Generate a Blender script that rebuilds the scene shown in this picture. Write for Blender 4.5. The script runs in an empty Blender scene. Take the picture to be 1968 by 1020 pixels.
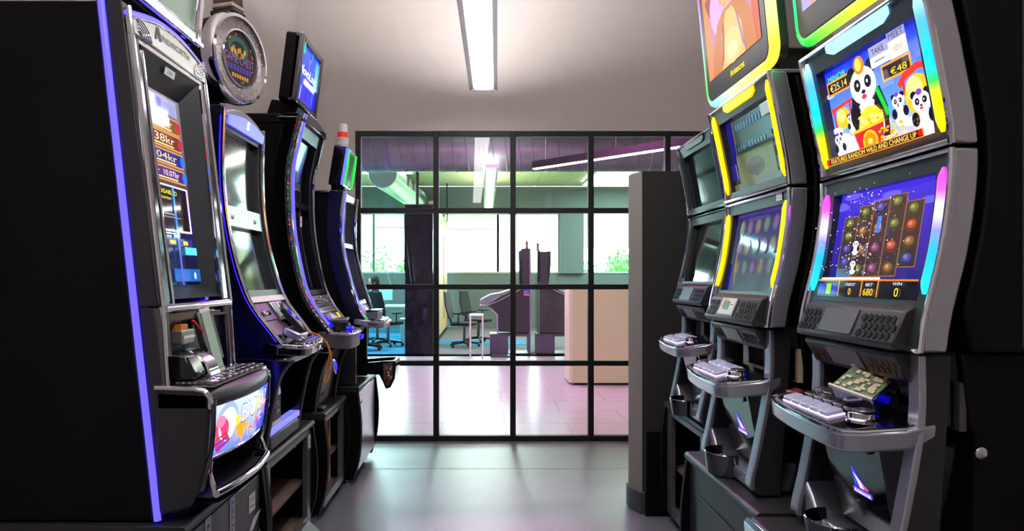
import bpy, bmesh, math, random
from mathutils import Vector, Matrix
random.seed(7)
SC = bpy.context.scene
COL = SC.collection

# ------------------------------------------------------------------ camera
CAMH = 1.40
cam_d = bpy.data.cameras.new('camera')
cam_d.sensor_fit = 'HORIZONTAL'
cam_d.sensor_width = 36.0
cam_d.lens = 24.0
cam_d.shift_x = 54 / 1968
cam_d.shift_y = 25 / 1968
cam_d.clip_start = 0.05
cam = bpy.data.objects.new('camera', cam_d)
COL.objects.link(cam)
cam.location = (0, 0, CAMH)
cam.rotation_euler = (math.pi / 2, 0, 0)
SC.camera = cam

# ------------------------------------------------------------------ world, exposure
W = bpy.data.worlds.new('sky')
SC.world = W
W.use_nodes = True
bg = W.node_tree.nodes['Background']
bg.inputs[0].default_value = (0.80, 1.0, 1.0, 1)
bg.inputs[1].default_value = 17.0
SC.view_settings.view_transform = 'Standard'
SC.view_settings.look = 'None'
SC.view_settings.exposure = 0.28
SC.view_settings.gamma = 1.0
SC.view_settings.use_curve_mapping = False
# lamp strengths (the fixtures themselves are built further down)
PENDANT_DOWN, PENDANT_UP = 13.0, 64.0
OFFICE_PANEL, OFFICE_LINE, PINK_LINE = 30.0, 24.0, 40.0
SC.cycles.max_bounces = 8
SC.cycles.diffuse_bounces = 4
SC.cycles.glossy_bounces = 4
SC.cycles.transparent_max_bounces = 12
SC.cycles.caustics_reflective = False
SC.cycles.caustics_refractive = False
SC.cycles.adaptive_threshold = 0.02

# ------------------------------------------------------------------ helpers
def lin(c):
    return tuple(((v / 255 / 12.92) if v / 255 <= 0.04045 else ((v / 255 + 0.055) / 1.055) ** 2.4) for v in c)

MATS = {}
def mat(name, rgb=(128, 128, 128), rough=0.5, metal=0.0, emit=None, strength=0.0, spec=0.5, coat=0.0,
        bump=0.0, bscale=60.0, var=0.0, vscale=8.0, stretch=None, trans=0.0, rvar=0.0):
    if name in MATS:
        return MATS[name]
    m = bpy.data.materials.new(name)
    m.use_nodes = True
    nt = m.node_tree
    p = nt.nodes['Principled BSDF']
    c = lin(rgb)
    p.inputs['Base Color'].default_value = (*c, 1)
    p.inputs['Roughness'].default_value = rough
    p.inputs['Metallic'].default_value = metal
    p.inputs['Specular IOR Level'].default_value = spec
    p.inputs['Coat Weight'].default_value = coat
    p.inputs['Coat Roughness'].default_value = 0.08
    if trans:
        p.inputs['Transmission Weight'].default_value = trans
    if emit is not None:
        p.inputs['Emission Color'].default_value = (*lin(emit), 1)
        p.inputs['Emission Strength'].default_value = strength
    if bump or var or rvar:
        tc = nt.nodes.new('ShaderNodeTexCoord')
        mp = nt.nodes.new('ShaderNodeMapping')
        nt.links.new(tc.outputs['Object'], mp.inputs[0])
        if stretch:
            mp.inputs['Scale'].default_value = stretch
    if bump:
        n = nt.nodes.new('ShaderNodeTexNoise')
        n.inputs['Scale'].default_value = bscale
        n.inputs['Detail'].default_value = 4
        b = nt.nodes.new('ShaderNodeBump')
        b.inputs['Strength'].default_value = bump
        b.inputs['Distance'].default_value = 0.004
        nt.links.new(mp.outputs[0], n.inputs['Vector'])
        nt.links.new(n.outputs[0], b.inputs['Height'])
        nt.links.new(b.outputs[0], p.inputs['Normal'])
    if var:
        n = nt.nodes.new('ShaderNodeTexNoise')
        n.inputs['Scale'].default_value = vscale
        n.inputs['Detail'].default_value = 6
        r = nt.nodes.new('ShaderNodeValToRGB')
        r.color_ramp.elements[0].position = 0.3
        r.color_ramp.elements[1].position = 0.7
        r.color_ramp.elements[0].color = (*[max(0, v * (1 - var)) for v in c], 1)
        r.color_ramp.elements[1].color = (*[min(1, v * (1 + var)) for v in c], 1)
        nt.links.new(mp.outputs[0], n.inputs['Vector'])
        nt.links.new(n.outputs[0], r.inputs[0])
        nt.links.new(r.outputs[0], p.inputs['Base Color'])
    if rvar:
        n = nt.nodes.new('ShaderNodeTexNoise')
        n.inputs['Scale'].default_value = vscale
        n.inputs['Detail'].default_value = 3
        r = nt.nodes.new('ShaderNodeMapRange')
        r.inputs[3].default_value = max(0.01, rough - rvar)
        r.inputs[4].default_value = rough + rvar
        nt.links.new(mp.outputs[0], n.inputs['Vector'])
        nt.links.new(n.outputs[0], r.inputs[0])
        nt.links.new(r.outputs[0], p.inputs['Roughness'])
    MATS[name] = m
    return m

def col_mat(name, strength, rough=0.06, spec=0.5, base=0.0):
    """colour comes from the face colours of the mesh: lit screens, lit strips and printed stickers"""
    if name in MATS:
        return MATS[name]
    m = bpy.data.materials.new(name)
    m.use_nodes = True
    nt = m.node_tree
    p = nt.nodes['Principled BSDF']
    a = nt.nodes.new('ShaderNodeAttribute')
    a.attribute_name = 'Col'
    p.inputs['Base Color'].default_value = (0.004, 0.004, 0.005, 1)
    if base:
        nt.links.new(a.outputs['Color'], p.inputs['Base Color'])
    if strength:
        nt.links.new(a.outputs['Color'], p.inputs['Emission Color'])
        p.inputs['Emission Strength'].default_value = strength
    p.inputs['Roughness'].default_value = rough
    p.inputs['Specular IOR Level'].default_value = spec
    MATS[name] = m
    return m

def glass_mat(name, tint=(1, 1, 1), refl=1.0):
    m = bpy.data.materials.new(name)
    m.use_nodes = True
    nt = m.node_tree
    nt.nodes.clear()
    out = nt.nodes.new('ShaderNodeOutputMaterial')
    tr = nt.nodes.new('ShaderNodeBsdfTransparent')
    tr.inputs[0].default_value = (*tint, 1)
    gl = nt.nodes.new('ShaderNodeBsdfGlossy')
    gl.inputs['Roughness'].default_value = 0.0
    fr = nt.nodes.new('ShaderNodeFresnel')
    fr.inputs[0].default_value = 1.5
    mu = nt.nodes.new('ShaderNodeMath')
    mu.operation = 'MULTIPLY'
    mu.inputs[1].default_value = refl
    mx = nt.nodes.new('ShaderNodeMixShader')
    nt.links.new(fr.outputs[0], mu.inputs[0])
    nt.links.new(mu.outputs[0], mx.inputs[0])
    nt.links.new(tr.outputs[0], mx.inputs[1])
    nt.links.new(gl.outputs[0], mx.inputs[2])
    nt.links.new(mx.outputs[0], out.inputs[0])
    MATS[name] = m
    return m

class M:
    """mesh collector; coordinates are (x, f, z): f runs forward, out of a machine's front (local -Y)"""
    def __init__(s, flip=True):
        s.v, s.f, s.c, s.k = [], [], [], (-1 if flip else 1)
    def add(s, pts, faces, col=None):
        n = len(s.v)
        s.v += [(p[0], s.k * p[1], p[2]) for p in pts]
        s.f += [tuple(i + n for i in fc) for fc in faces]
        if col is not None or s.c:
            s.c += [(col if not isinstance(col, list) else col[i]) for i in range(len(pts))]
        return s
    def box(s, x0, f0, z0, x1, f1, z1):
        p = [(x, f, z) for x in (x0, x1) for f in (f0, f1) for z in (z0, z1)]
        return s.add(p, [(0, 1, 3, 2), (4, 6, 7, 5), (0, 4, 5, 1), (2, 3, 7, 6), (0, 2, 6, 4), (1, 5, 7, 3)])
    def obox(s, c, size, rot):
        p = []
        for i in (-.5, .5):
            for j in (-.5, .5):
                for k in (-.5, .5):
                    q = rot @ Vector((i * size[0], j * size[1], k * size[2]))
                    p.append((c[0] + q.x, c[1] + q.y, c[2] + q.z))
        return s.add(p, [(0, 1, 3, 2), (4, 6, 7, 5), (0, 4, 5, 1), (2, 3, 7, 6), (0, 2, 6, 4), (1, 5, 7, 3)])
    def prism(s, poly, a0, a1, axis='x'):
        n = len(poly)
        def P(q, a):
            return (a, q[0], q[1]) if axis == 'x' else ((q[0], q[1], a) if axis == 'z' else (q[0], a, q[1]))
        p = [P(q, a0) for q in poly] + [P(q, a1) for q in poly]
        fs = [tuple(range(n)), tuple(range(n, 2 * n))] + [(i, (i + 1) % n, (i + 1) % n + n, i + n) for i in range(n)]
        return s.add(p, fs)
    def tube(s, pts, r, n=8, cols=None, closed=False):
        pts = [Vector(p) for p in pts]
        m = len(pts)
        rr = r if isinstance(r, (list, tuple)) else [r] * m
        vs, cs = [], []
        up = Vector((0.13, 0.31, 0.94))
        for i, p in enumerate(pts):
            if closed:
                t = pts[(i + 1) % m] - pts[i - 1]
            else:
                t = pts[min(i + 1, m - 1)] - pts[max(i - 1, 0)]
            t.normalize()
            a = t.cross(up)
            if a.length < 1e-3:
                a = t.cross(Vector((1, 0, 0)))
            a.normalize()
            b = t.cross(a)
            for j in range(n):
                th = 2 * math.pi * j / n
                vs.append(p + (a * math.cos(th) + b * math.sin(th)) * rr[i])
                if cols:
                    cs.append(cols[i])
        fs = []
        for i in range(m if closed else m - 1):
            for j in range(n):
                i2 = (i + 1) % m
                fs.append((i * n + j, i * n + (j + 1) % n, i2 * n + (j + 1) % n, i2 * n + j))
        if not closed:
            fs += [tuple(range(n)), tuple(range((m - 1) * n, m * n))]
        return s.add(vs, fs, cs if cols else None)
    def lathe(s, prof, c, axis='z', n=24, a0=0.0, a1=None, ring=False):
        """prof = [(r, h)], revolved about the axis through c"""
        full = a1 is None
        k = n if full else n + 1
        vs = []
        for i in range(k):
            th = a0 + (2 * math.pi if full else a1 - a0) * i / n
            for r, h in prof:
                u, w = r * math.cos(th), r * math.sin(th)
                q = (u, w, h) if axis == 'z' else ((h, u, w) if axis == 'x' else (u, h, w))
                vs.append((c[0] + q[0], c[1] + q[1], c[2] + q[2]))
        m = len(prof)
        fs = []
        for i in range(n):
            i2 = (i + 1) % k
            for j in range(m - 1):
                fs.append((i * m + j, i2 * m + j, i2 * m + j + 1, i * m + j + 1))
        if full and ring:
            fs += [(i * m + m - 1, ((i + 1) % k) * m + m - 1, ((i + 1) % k) * m, i * m) for i in range(n)]
        elif full:
            if prof[0][0] > 1e-6:
                fs.append(tuple(i * m for i in range(n)))
            if prof[-1][0] > 1e-6:
                fs.append(tuple(i * m + m - 1 for i in range(n)))
        return s.add(vs, fs)
    def strip(s, A, Bv, closed=False):
        """quad strip between two polylines"""
        n = len(A)
        return s.add(list(A) + list(Bv), [(i, i + 1, n + i + 1, n + i) for i in range(n - 1)])
    def build(s, name, material, parent=None, bev=0.0, seg=2, loc=None, rot=None, smooth=40, recalc=True):
        me = bpy.data.meshes.new(name)
        me.from_pydata(s.v, [], s.f)
        if s.c:
            at = me.color_attributes.new('Col', 'FLOAT_COLOR', 'POINT')
            for i, c in enumerate(s.c):
                at.data[i].color = (*c, 1)
        if recalc:
            bm = bmesh.new()
            bm.from_mesh(me)
            bmesh.ops.recalc_face_normals(bm, faces=bm.faces)
            bm.to_mesh(me)
            bm.free()
        me.materials.append(MATS[material] if isinstance(material, str) else material)
        if smooth:
            me.shade_smooth()
            me.set_sharp_from_angle(angle=math.radians(smooth))
        o = bpy.data.objects.new(name, me)
        COL.objects.link(o)
        if parent:
            o.parent = parent
        if loc is not None:
            o.location = loc
        if rot is not None:
            o.rotation_euler = rot
        if bev:
            md = o.modifiers.new('bevel', 'BEVEL')
            md.width = bev
            md.segments = seg
            md.limit_method = 'ANGLE'
            md.angle_limit = math.radians(38)
        return o

def tag(o, label, cat, group=None, kind=None):
    if label: o['label'] = label
    if cat: o['category'] = cat
    if group: o['group'] = group
    if kind: o['kind'] = kind
    return o
def struct(o):
    o['kind'] = 'structure'
    return o
def thing(name, label, cat, loc=(0, 0, 0), rz=0.0, group=None):
    o = bpy.data.objects.new(name, None)
    o.empty_display_size = 0.05
    COL.objects.link(o)
    o.location = loc
    o.rotation_euler = (0, 0, rz)
    return tag(o, label, cat, group)
def dup(o, parent=None, loc=None, rot=None):
    c = o.copy()
    COL.objects.link(c)
    if parent is not None: c.parent = parent
    if loc is not None: c.location = loc
    if rot is not None: c.rotation_euler = rot
    for ch in o.children:
        dup(ch, c)
    return c
def lerp(a, b, t): return a + (b - a) * t
def spline(pts, n=24):
    """Catmull-Rom through 2-D or 3-D points"""
    P = [Vector(p) for p in pts]
    P = [P[0] * 2 - P[1]] + P + [P[-1] * 2 - P[-2]]
    out = []
    segs = len(P) - 3
    for i in range(segs):
        a, b, c, d = P[i:i + 4]
        m = max(2, n // segs)
        for j in range(m):
            t = j / m
            out.append(tuple(0.5 * ((2 * b) + (c - a) * t + (2 * a - 5 * b + 4 * c - d) * t * t + (3 * b - a - 3 * c + d) * t ** 3)))
    out.append(tuple(P[-2]))
    return out
def profile(pts):
    """pts [(z, f)] -> smooth function f(z)"""
    c = spline([(z, f, 0) for z, f in pts], 60)
    c = sorted((p[0], p[1]) for p in c)
    def F(z):
        if z <= c[0][0]: return c[0][1]
        for i in range(len(c) - 1):
            if c[i + 1][0] >= z:
                d = c[i + 1][0] - c[i][0]
                return c[i][1] if d < 1e-9 else lerp(c[i][1], c[i + 1][1], (z - c[i][0]) / d)
        return c[-1][1]
    return F
def slab(m, F, x0, x1, z0, z1, off, t, n=10):
    """solid panel that follows the front curve F, from off down to off - t"""
    v, fs = [], []
    for i in range(n + 1):
        z = lerp(z0, z1, i / n)
        f = F(z)
        a, b = (x0(z) if callable(x0) else x0), (x1(z) if callable(x1) else x1)
        v += [(a, f + off, z), (b, f + off, z), (b, f + off - t, z), (a, f + off - t, z)]
    for i in range(n):
        for j in range(4):
            fs.append((i * 4 + j, i * 4 + (j + 1) % 4, i * 4 + 4 + (j + 1) % 4, i * 4 + 4 + j))
    fs += [(0, 1, 2, 3), (n * 4, n * 4 + 1, n * 4 + 2, n * 4 + 3)]
    return m.add(v, fs)

class Plane:
    """a flat tilted panel on a machine front, from (f0, z0) at the bottom to (f1, z1) at the top"""
    def __init__(s, x0, x1, f0, z0, f1, z1):
        s.x0, s.x1, s.f0, s.z0 = x0, x1, f0, z0
        s.W = x1 - x0
        s.H = math.hypot(f1 - f0, z1 - z0)
        s.t = ((f1 - f0) / s.H, (z1 - z0) / s.H)
        s.n = (s.t[1], -s.t[0])
    def __call__(s, u, v, o=0.0):
        return (s.x0 + u, s.f0 + s.t[0] * v + s.n[0] * o, s.z0 + s.t[1] * v + s.n[1] * o)
def pbox(m, P, u0, v0, u1, v1, o0, o1):
    p = [P(u, v, o) for u in (u0, u1) for v in (v0, v1) for o in (o0, o1)]
    return m.add(p, [(0, 1, 3, 2), (4, 6, 7, 5), (0, 4, 5, 1), (2, 3, 7, 6), (0, 2, 6, 4), (1, 5, 7, 3)])
def pprism(m, P, poly, o0, o1):
    n = len(poly)
    p = [P(q[0], q[1], o0) for q in poly] + [P(q[0], q[1], o1) for q in poly]
    return m.add(p, [tuple(range(n)), tuple(range(n, 2 * n))] + [(i, (i + 1) % n, (i + 1) % n + n, i + n) for i in range(n)])
def pring(m, P, mg, o0, o1):
    """frame around a panel, mg = (left, bottom, right, top) widths inside P"""
    l, b, r, t = mg
    pbox(m, P, 0, 0, l, P.H, o0, o1)
    pbox(m, P, P.W - r, 0, P.W, P.H, o0, o1)
    pbox(m, P, l, 0, P.W - r, b, o0, o1)
    pbox(m, P, l, P.H - t, P.W - r, P.H, o0, o1)
    return m
def rrect(x0, y0, x1, y1, r, n=5):
    out = []
    for cx, cy, a in ((x1 - r, y1 - r, 0), (x0 + r, y1 - r, 90), (x0 + r, y0 + r, 180), (x1 - r, y0 + r, 270)):
        for i in range(n + 1):
            th = math.radians(a + 90 * i / n)
            out.append((cx + r * math.cos(th), cy + r * math.sin(th)))
    return out

_TXT = {}
def text_mesh(s):
    if s in _TXT: return _TXT[s]
    cu = bpy.data.curves.new('t', 'FONT')
    cu.body = s
    cu.size = 1.0
    cu.resolution_u = 3
    ob = bpy.data.objects.new('t', cu)
    COL.objects.link(ob)
    dg = bpy.context.evaluated_depsgraph_get()
    me = bpy.data.meshes.new_from_object(ob.evaluated_get(dg))
    vs = [(v.co.x, v.co.y) for v in me.vertices]
    fs = [tuple(p.vertices) for p in me.polygons]
    bpy.data.objects.remove(ob)
    bpy.data.curves.remove(cu)
    bpy.data.meshes.remove(me)
    x0 = min(v[0] for v in vs); x1 = max(v[0] for v in vs)
    y0 = min(v[1] for v in vs); y1 = max(v[1] for v in vs)
    vs = [((v[0] - x0) / (x1 - x0), (v[1] - y0) / (y1 - y0)) for v in vs]
    _TXT[s] = (vs, fs, (x1 - x0) / (y1 - y0))
    return _TXT[s]

def art(name, parent, P, shapes, material, o=0.001, unit=True, step=0.00025):
    """flat print on a panel: shapes in panel units (0..1, or metres when unit is False), later ones on top"""
    m = M()
    U, V = (P.W, P.H) if unit else (1, 1)
    for k, sh in enumerate(shapes):
        oo = o + k * step
        t = sh[0]
        if t == 'r':
            _, x0, y0, x1, y1, c = sh
            m.add([P(a * U, b * V, oo) for a, b in ((x0, y0), (x1, y0), (x1, y1), (x0, y1))], [(0, 1, 2, 3)], lin(c))
        elif t == 'g':
            _, x0, y0, x1, y1, c0, c1 = sh
            a, b = lin(c0), lin(c1)
            m.add([P(p * U, q * V, oo) for p, q in ((x0, y0), (x1, y0), (x1, y1), (x0, y1))], [(0, 1, 2, 3)], [a, a, b, b])
        elif t == 'e':
            _, cx, cy, rx, ry, c = sh[:6]
            n = 8 if rx * U < 0.006 else 22
            an = math.radians(sh[6]) if len(sh) > 6 else 0
            pts = []
            for i in range(n):
                a = 2 * math.pi * i / n
                ex, ey = rx * U * math.cos(a), ry * V * math.sin(a)
                pts.append(P(cx * U + ex * math.cos(an) - ey * math.sin(an), cy * V + ex * math.sin(an) + ey * math.cos(an), oo))
            m.add(pts, [tuple(range(n))], lin(c))
        elif t == 'p':
            _, pts, c = sh
            m.add([P(a * U, b * V, oo) for a, b in pts], [tuple(range(len(pts)))], lin(c))
        elif t == 't':      # text, x, y, w, h (fits the box), colour, optional slant (rise over the width)
            _, txt, x, y, w, h, c = sh[:7]
            sl = sh[7] if len(sh) > 7 else 0
            vs, fs, asp = text_mesh(txt)
            m.add([P((x + a * w) * U, (y + b * h + a * sl) * V, oo) for a, b in vs], fs, lin(c))
        elif t == 'v':      # text reading downwards, letters turned on their side
            _, txt, x, y, w, h, c = sh
            vs, fs, asp = text_mesh(txt)
            m.add([P((x + b * w) * U, (y + (1 - a) * h) * V, oo) for a, b in vs], fs, lin(c))
    return m.build(name, material, parent, smooth=0, recalc=False)

# ------------------------------------------------------------------ materials
mat('wall_paint', (196, 190, 187), 0.85, bump=0.06, bscale=180, var=0.02)
mat('partition_paint', (40, 38, 39), 0.8, bump=0.08, bscale=160)
mat('partition_edge', (140, 132, 126), 0.8, bump=0.05)
mat('epoxy_floor', (104, 105, 113), 0.29, spec=1.0, bump=0.25, bscale=220, var=0.10, vscale=2.5)
mat('floor_stripe', (112, 108, 96), 0.32, bump=0.2, bscale=220)
mat('black_steel', (14, 13, 15), 0.45, spec=0.4, bump=0.03)
mat('black_body', (7, 5, 7), 0.5, spec=0.15, bump=0.10, bscale=500)
mat('black_gloss', (10, 10, 12), 0.12, spec=0.5, coat=0.3)
mat('dark_grey', (44, 42, 46), 0.42, metal=0.2, bump=0.06, bscale=400)
mat('mid_grey', (78, 76, 82), 0.38, metal=0.35, bump=0.04, bscale=400)
mat('bezel_grey', (58, 62, 64), 0.30, metal=0.3)
mat('silver_paint', (176, 176, 188), 0.24, metal=0.75)
mat('dark_silver', (112, 108, 114), 0.32, metal=0.6)
mat('chrome', (226, 226, 232), 0.07, metal=1.0)
mat('dark_chrome', (110, 110, 120), 0.10, metal=1.0)
mat('white_label', (232, 228, 226), 0.6)
mat('screen_off', (6, 7, 8), 0.05, spec=0.9, coat=0.5)
mat('screen_haze', (34, 40, 40), 0.06, spec=1.0, coat=0.6)
mat('blue_body', (17, 18, 44), 0.28, metal=0.4, bump=0.10, bscale=500)  # dark body, with the blue glow of its edge lights in the colour
mat('led_blue', (40, 40, 255), 0.3, emit=(72, 62, 255), strength=2.6)
mat('led_deep_blue', (20, 10, 200), 0.3, emit=(40, 20, 255), strength=2.2)
mat('led_hidden_blue', (20, 10, 200), 0.3, emit=(50, 30, 255), strength=22.0)
mat('led_blue_dim', (40, 40, 220), 0.3, emit=(120, 120, 255), strength=1.0)
mat('led_yellow', (250, 210, 20), 0.3, emit=(255, 206, 0), strength=0.95)
mat('led_off', (70, 74, 76), 0.25, spec=0.6)
mat('led_green', (40, 200, 70), 0.3, emit=(30, 235, 70), strength=0.9)
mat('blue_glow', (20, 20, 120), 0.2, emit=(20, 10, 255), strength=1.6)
mat('button_clear', (170, 172, 190), 0.15, spec=0.7, emit=(150, 150, 200), strength=0.18)
mat('button_dark', (72, 66, 74), 0.14, spec=0.8, coat=0.5)
mat('button_red', (110, 40, 44), 0.2, spec=0.6)
mat('button_edge', (230, 215, 240), 0.2, emit=(235, 205, 250), strength=0.9)
mat('red_cap', (200, 24, 24), 0.3, emit=(220, 20, 16), strength=0.35)
mat('clear_plastic', (205, 205, 205), 0.15, spec=0.7)
mat('smoke_plastic', (96, 66, 62), 0.2, spec=0.6)
mat('pcb_green', (92, 116, 84), 0.5, var=0.5, vscale=60)
mat('galvanised', (170, 168, 164), 0.35, metal=0.8, var=0.1)
mat('cable_black', (12, 12, 12), 0.5)
mat('cable_orange', (210, 120, 30), 0.5)
mat('cable_red', (200, 30, 40), 0.5)
mat('wood_dark', (58, 46, 42), 0.6, var=0.3, vscale=6, stretch=(1, 8, 1))
mat('wood_shelf', (96, 78, 70), 0.7, var=0.25, vscale=6, stretch=(1, 8, 1))
mat('raw_wood', (196, 150, 96), 0.7, var=0.2, vscale=8, stretch=(8, 1, 1))
mat('niche_beige', (206, 188, 160), 0.5)
mat('hole_red', (70, 14, 12), 0.5)
mat('cloth_dark', (20, 24, 34), 0.9)
mat('skin', (190, 136, 108), 0.6)
mat('hair', (16, 12, 12), 0.7)
col_mat('lit_screen', 1.35)
col_mat('bright_screen', 1.9)
col_mat('dim_screen', 0.42)
col_mat('soft_screen', 1.15, rough=0.35, spec=0.15)
col_mat('lit_strip', 1.6, rough=0.3)
col_mat('sign_print', 1.0, rough=0.5, spec=0.1)
col_mat('printed', 0.0, rough=0.5, base=1)
def film_mat(name):  # thin film colours stand in for coloured lights mirrored in chrome
    m = mat(name, (60, 48, 70), 0.10)
    nt = m.node_tree
    p = nt.nodes['Principled BSDF']
    tc = nt.nodes.new('ShaderNodeTexCoord')
    n = nt.nodes.new('ShaderNodeTexNoise')
    n.inputs['Scale'].default_value = 14.0
    r = nt.nodes.new('ShaderNodeMapRange')
    r.inputs[3].default_value, r.inputs[4].default_value = 150.0, 800.0
    nt.links.new(tc.outputs['Object'], n.inputs['Vector'])
    nt.links.new(n.outputs[0], r.inputs[0])
    nt.links.new(r.outputs[0], p.inputs['Thin Film Thickness'])
    p.inputs['IOR'].default_value = 3.2
    p.inputs['Thin Film IOR'].default_value = 1.6
    b = nt.nodes.new('ShaderNodeBump')
    n2 = nt.nodes.new('ShaderNodeTexNoise')
    n2.inputs['Scale'].default_value = 40.0
    b.inputs['Strength'].default_value = 0.5
    b.inputs['Distance'].default_value = 0.01
    nt.links.new(tc.outputs['Object'], n2.inputs['Vector'])
    nt.links.new(n2.outputs[0], b.inputs['Height'])
    nt.links.new(b.outputs[0], p.inputs['Normal'])
film_mat('iridescent')
glass_mat('clear_glass', (0.95, 0.98, 0.975), 0.6)

# ================================================================== THE ROOM
D = 5.887            # distance of the glazed wall
XL, XR, YB, HC = -1.605, 2.4, -3.0, 4.25
def wbox(name, x0, y0, z0, x1, y1, z1, material, parent=None, bev=0.0):
    return M(False).box(x0, y0, z0, x1, y1, z1).build(name, material, parent, bev=bev)

struct(wbox('floor', XL - .1, YB, -0.1, XR + .1, D, 0.0, 'epoxy_floor'))
fs_ = wbox('floor_joint', XL, 5.02, 0.0, XR, 5.045, 0.0008, 'floor_stripe', bpy.data.objects['floor'])
struct(wbox('wall_left', XL - .1, YB, 0, XL, D, HC, 'wall_paint'))
struct(wbox('wall_right', XR, YB, 0, XR + .1, D, HC, 'wall_paint'))
struct(wbox('wall_rear', XL, YB - .1, 0, XR, YB, HC, 'wall_paint'))
struct(wbox('ceiling', XL - .1, YB - .1, HC, XR + .1, D + .2, HC + .1, 'wall_paint'))
m = M(False)
m.box(XL, D, 0, -1.109, D + .12, 2.672)
m.box(XL, D, 2.672, XR, D + .12, HC)
m.box(2.275, D, 0, XR, D + .12, 2.672)
struct(m.build('wall_back', 'wall_paint'))

# glazed wall: black steel grid and its panes
GX = [-1.085, -0.4126, 0.251, 0.924, 1.587, 2.25]
GZ = [0.022, 0.669, 1.328, 1.987, 2.647]
win = thing('window_1', None, None, (0, D, 0))
struct(win)
for i, x in enumerate(GX):
    M(False).box(x - .024, -.005, 0, x + .024, .055, 2.671).build('mullion', 'black_steel', win, bev=.003)
for z in GZ:
    for a, b in zip(GX[:-1], GX[1:]):
        M(False).box(a + .0245, -.002, z - .022, b - .0245, .052, z + .022).build('transom', 'black_steel', win, bev=.003)
for a, b in zip(GX[:-1], GX[1:]):
    for c, d_ in zip(GZ[:-1], GZ[1:]):
        M(False).box(a + .024, .022, c + .022, b - .024, .0225, d_ - .022).build('pane', 'clear_glass', win, smooth=0)

# free-standing dark partition right of the glazing, with its skirting
part_w = thing('wall_partition', None, None, (0, 4.09, 0))
struct(part_w)
m = M(False).prism([(.945, -.02), (2.38, -.02), (2.38, .16), (.905, .16), (.905, .08)], 0, 2.04, 'z')
m.build('partition_face', 'partition_paint', part_w)
M(False).prism([(.944, -.022), (.904, .079), (.904, .161), (.900, .161), (.900, .078), (.941, -.0225)], 0.001, 2.039, 'z').build('partition_edge', 'partition_edge', part_w)
M(False).prism([(.95, -.036), (2.38, -.036), (2.38, -.022), (.945, -.022), (.899, .08), (.899, .16), (.885, .16), (.885, .075), (.93, -.036)], 0, .13, 'z').build('baseboard', 'mid_grey', part_w, bev=.003)

# black board leaning in front of the partition
bd = wbox('leaning_board', .953, 4.015, 0.0, 1.125, 4.04, .50, 'black_body', bev=.003)
tag(bd, 'low black board standing on the floor against the dark grey partition', 'board')

# pendant lamp: open top, white diffuser below
mat('lamp_white', (255, 255, 255), 0.5, emit=(255, 252, 250), strength=PENDANT_DOWN)
mat('lamp_up', (255, 255, 255), 0.5, emit=(255, 249, 246), strength=PENDANT_UP)
mat('lamp_rail', (92, 86, 94), 0.6)
mat('lamp_body', (226, 220, 230), 0.5)
lp = thing('pendant_lamp', 'long white linear pendant lamp hanging over the aisle between the machines', 'lamp', (-.003, 5.32, 2.86), math.radians(-1.1))
LL = 6.9
m = M(False)
m.prism([(-.107, 0), (-.078, .024), (-.078, .085), (-.107, .085)], -LL, 0, 'y')
m.prism([(.107, 0), (.078, .024), (.078, .085), (.107, .085)], -LL, 0, 'y')
m.box(-.08, -.012, 0, .08, 0, .085)
m.box(-.08, -LL, 0, .08, -LL + .012, .085)
m.box(-.08, -LL + .012, .035, .08, -.012, .040)
m.build('housing', 'lamp_rail', lp)
M(False).box(-.08, -LL + .012, .024, .08, -.012, .030).build('diffuser', 'lamp_white', lp)
M(False).box(-.075, -LL + .02, .0405, .075, -.02, .058).build('uplight', 'lamp_up', lp)
for y in (-.6, -3.2, -5.8):
    M(False).tube([(-.09, y, .08), (-.09, y, HC - 2.86)], .002, 6).build('cable', 'galvanised', lp)

# small detector on the back wall
dt = thing('wall_sensor', 'small white sensor box high on the back wall beside the topper screen', 'sensor', ((1381 - 930) / 222.9, D, 1.4 + 405 / 222.9))
M(False).lathe([(0.0, 0), (.045, 0), (.045, -.02), (.03, -.035), (0.0, -.035)], (0, 0, 0), 'y', 16).build('sensor_base', 'wall_paint', dt)
M(False).box(-.012, -.05, -.012, .012, -.035, .012).build('sensor_lens', 'mid_grey', dt)

# ================================================================== THE OFFICE BEHIND THE GLASS
OY, OXL, OXR, OH = 19.5, -5.2, 6.5, 4.03
mat('office_tile', (186, 178, 184), 0.28, var=0.06, vscale=3, bump=0.03, bscale=30, stretch=(1, 5, 1))
mat('tile_joint', (160, 152, 160), 0.7)
mat('carpet_grey', (104, 100, 104), 0.95, bump=0.4, bscale=300, var=0.15, vscale=30)
mat('carpet_blue', (24, 128, 176), 0.95, bump=0.4, bscale=300, var=0.15, vscale=30)
mat('office_wall', (116, 130, 130), 0.8, var=0.03)
mat('office_white', (200, 206, 204), 0.8)
mat('ceiling_board', (206, 200, 160), 0.7, var=0.06, vscale=4, stretch=(6, 1, 1))
mat('light_wood', (214, 184, 128), 0.55, var=0.10, vscale=5, stretch=(8, 8, 1))
mat('counter_cream', (226, 206, 178), 0.5)
mat('duct_grey', (128, 122, 134), 0.42, metal=0.55, var=0.06)
mat('duct_silver', (190, 198, 190), 0.30, metal=0.85)
mat('marble_dark', (15, 9, 24), 0.2, spec=0.2, var=0.95, vscale=9, stretch=(1, 1, .35))  # dark streaked surface of the column that replaces a glass reflection
mat('blind', (235, 240, 240), 0.9)
mat('desk_white', (200, 208, 208), 0.4)
mat('panel_light', (255, 255, 255), 0.5, emit=(178, 246, 255), strength=OFFICE_PANEL)
mat('soft_panel', (255, 255, 255), 0.5, emit=(220, 255, 244), strength=9.0)
mat('line_light', (255, 255, 255), 0.5, emit=(250, 255, 236), strength=OFFICE_LINE)
mat('pink_light', (255, 200, 240), 0.5, emit=(255, 122, 234), strength=PINK_LINE)
mat('leaf', (70, 150, 60), 0.7, var=0.5, vscale=3)
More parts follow.
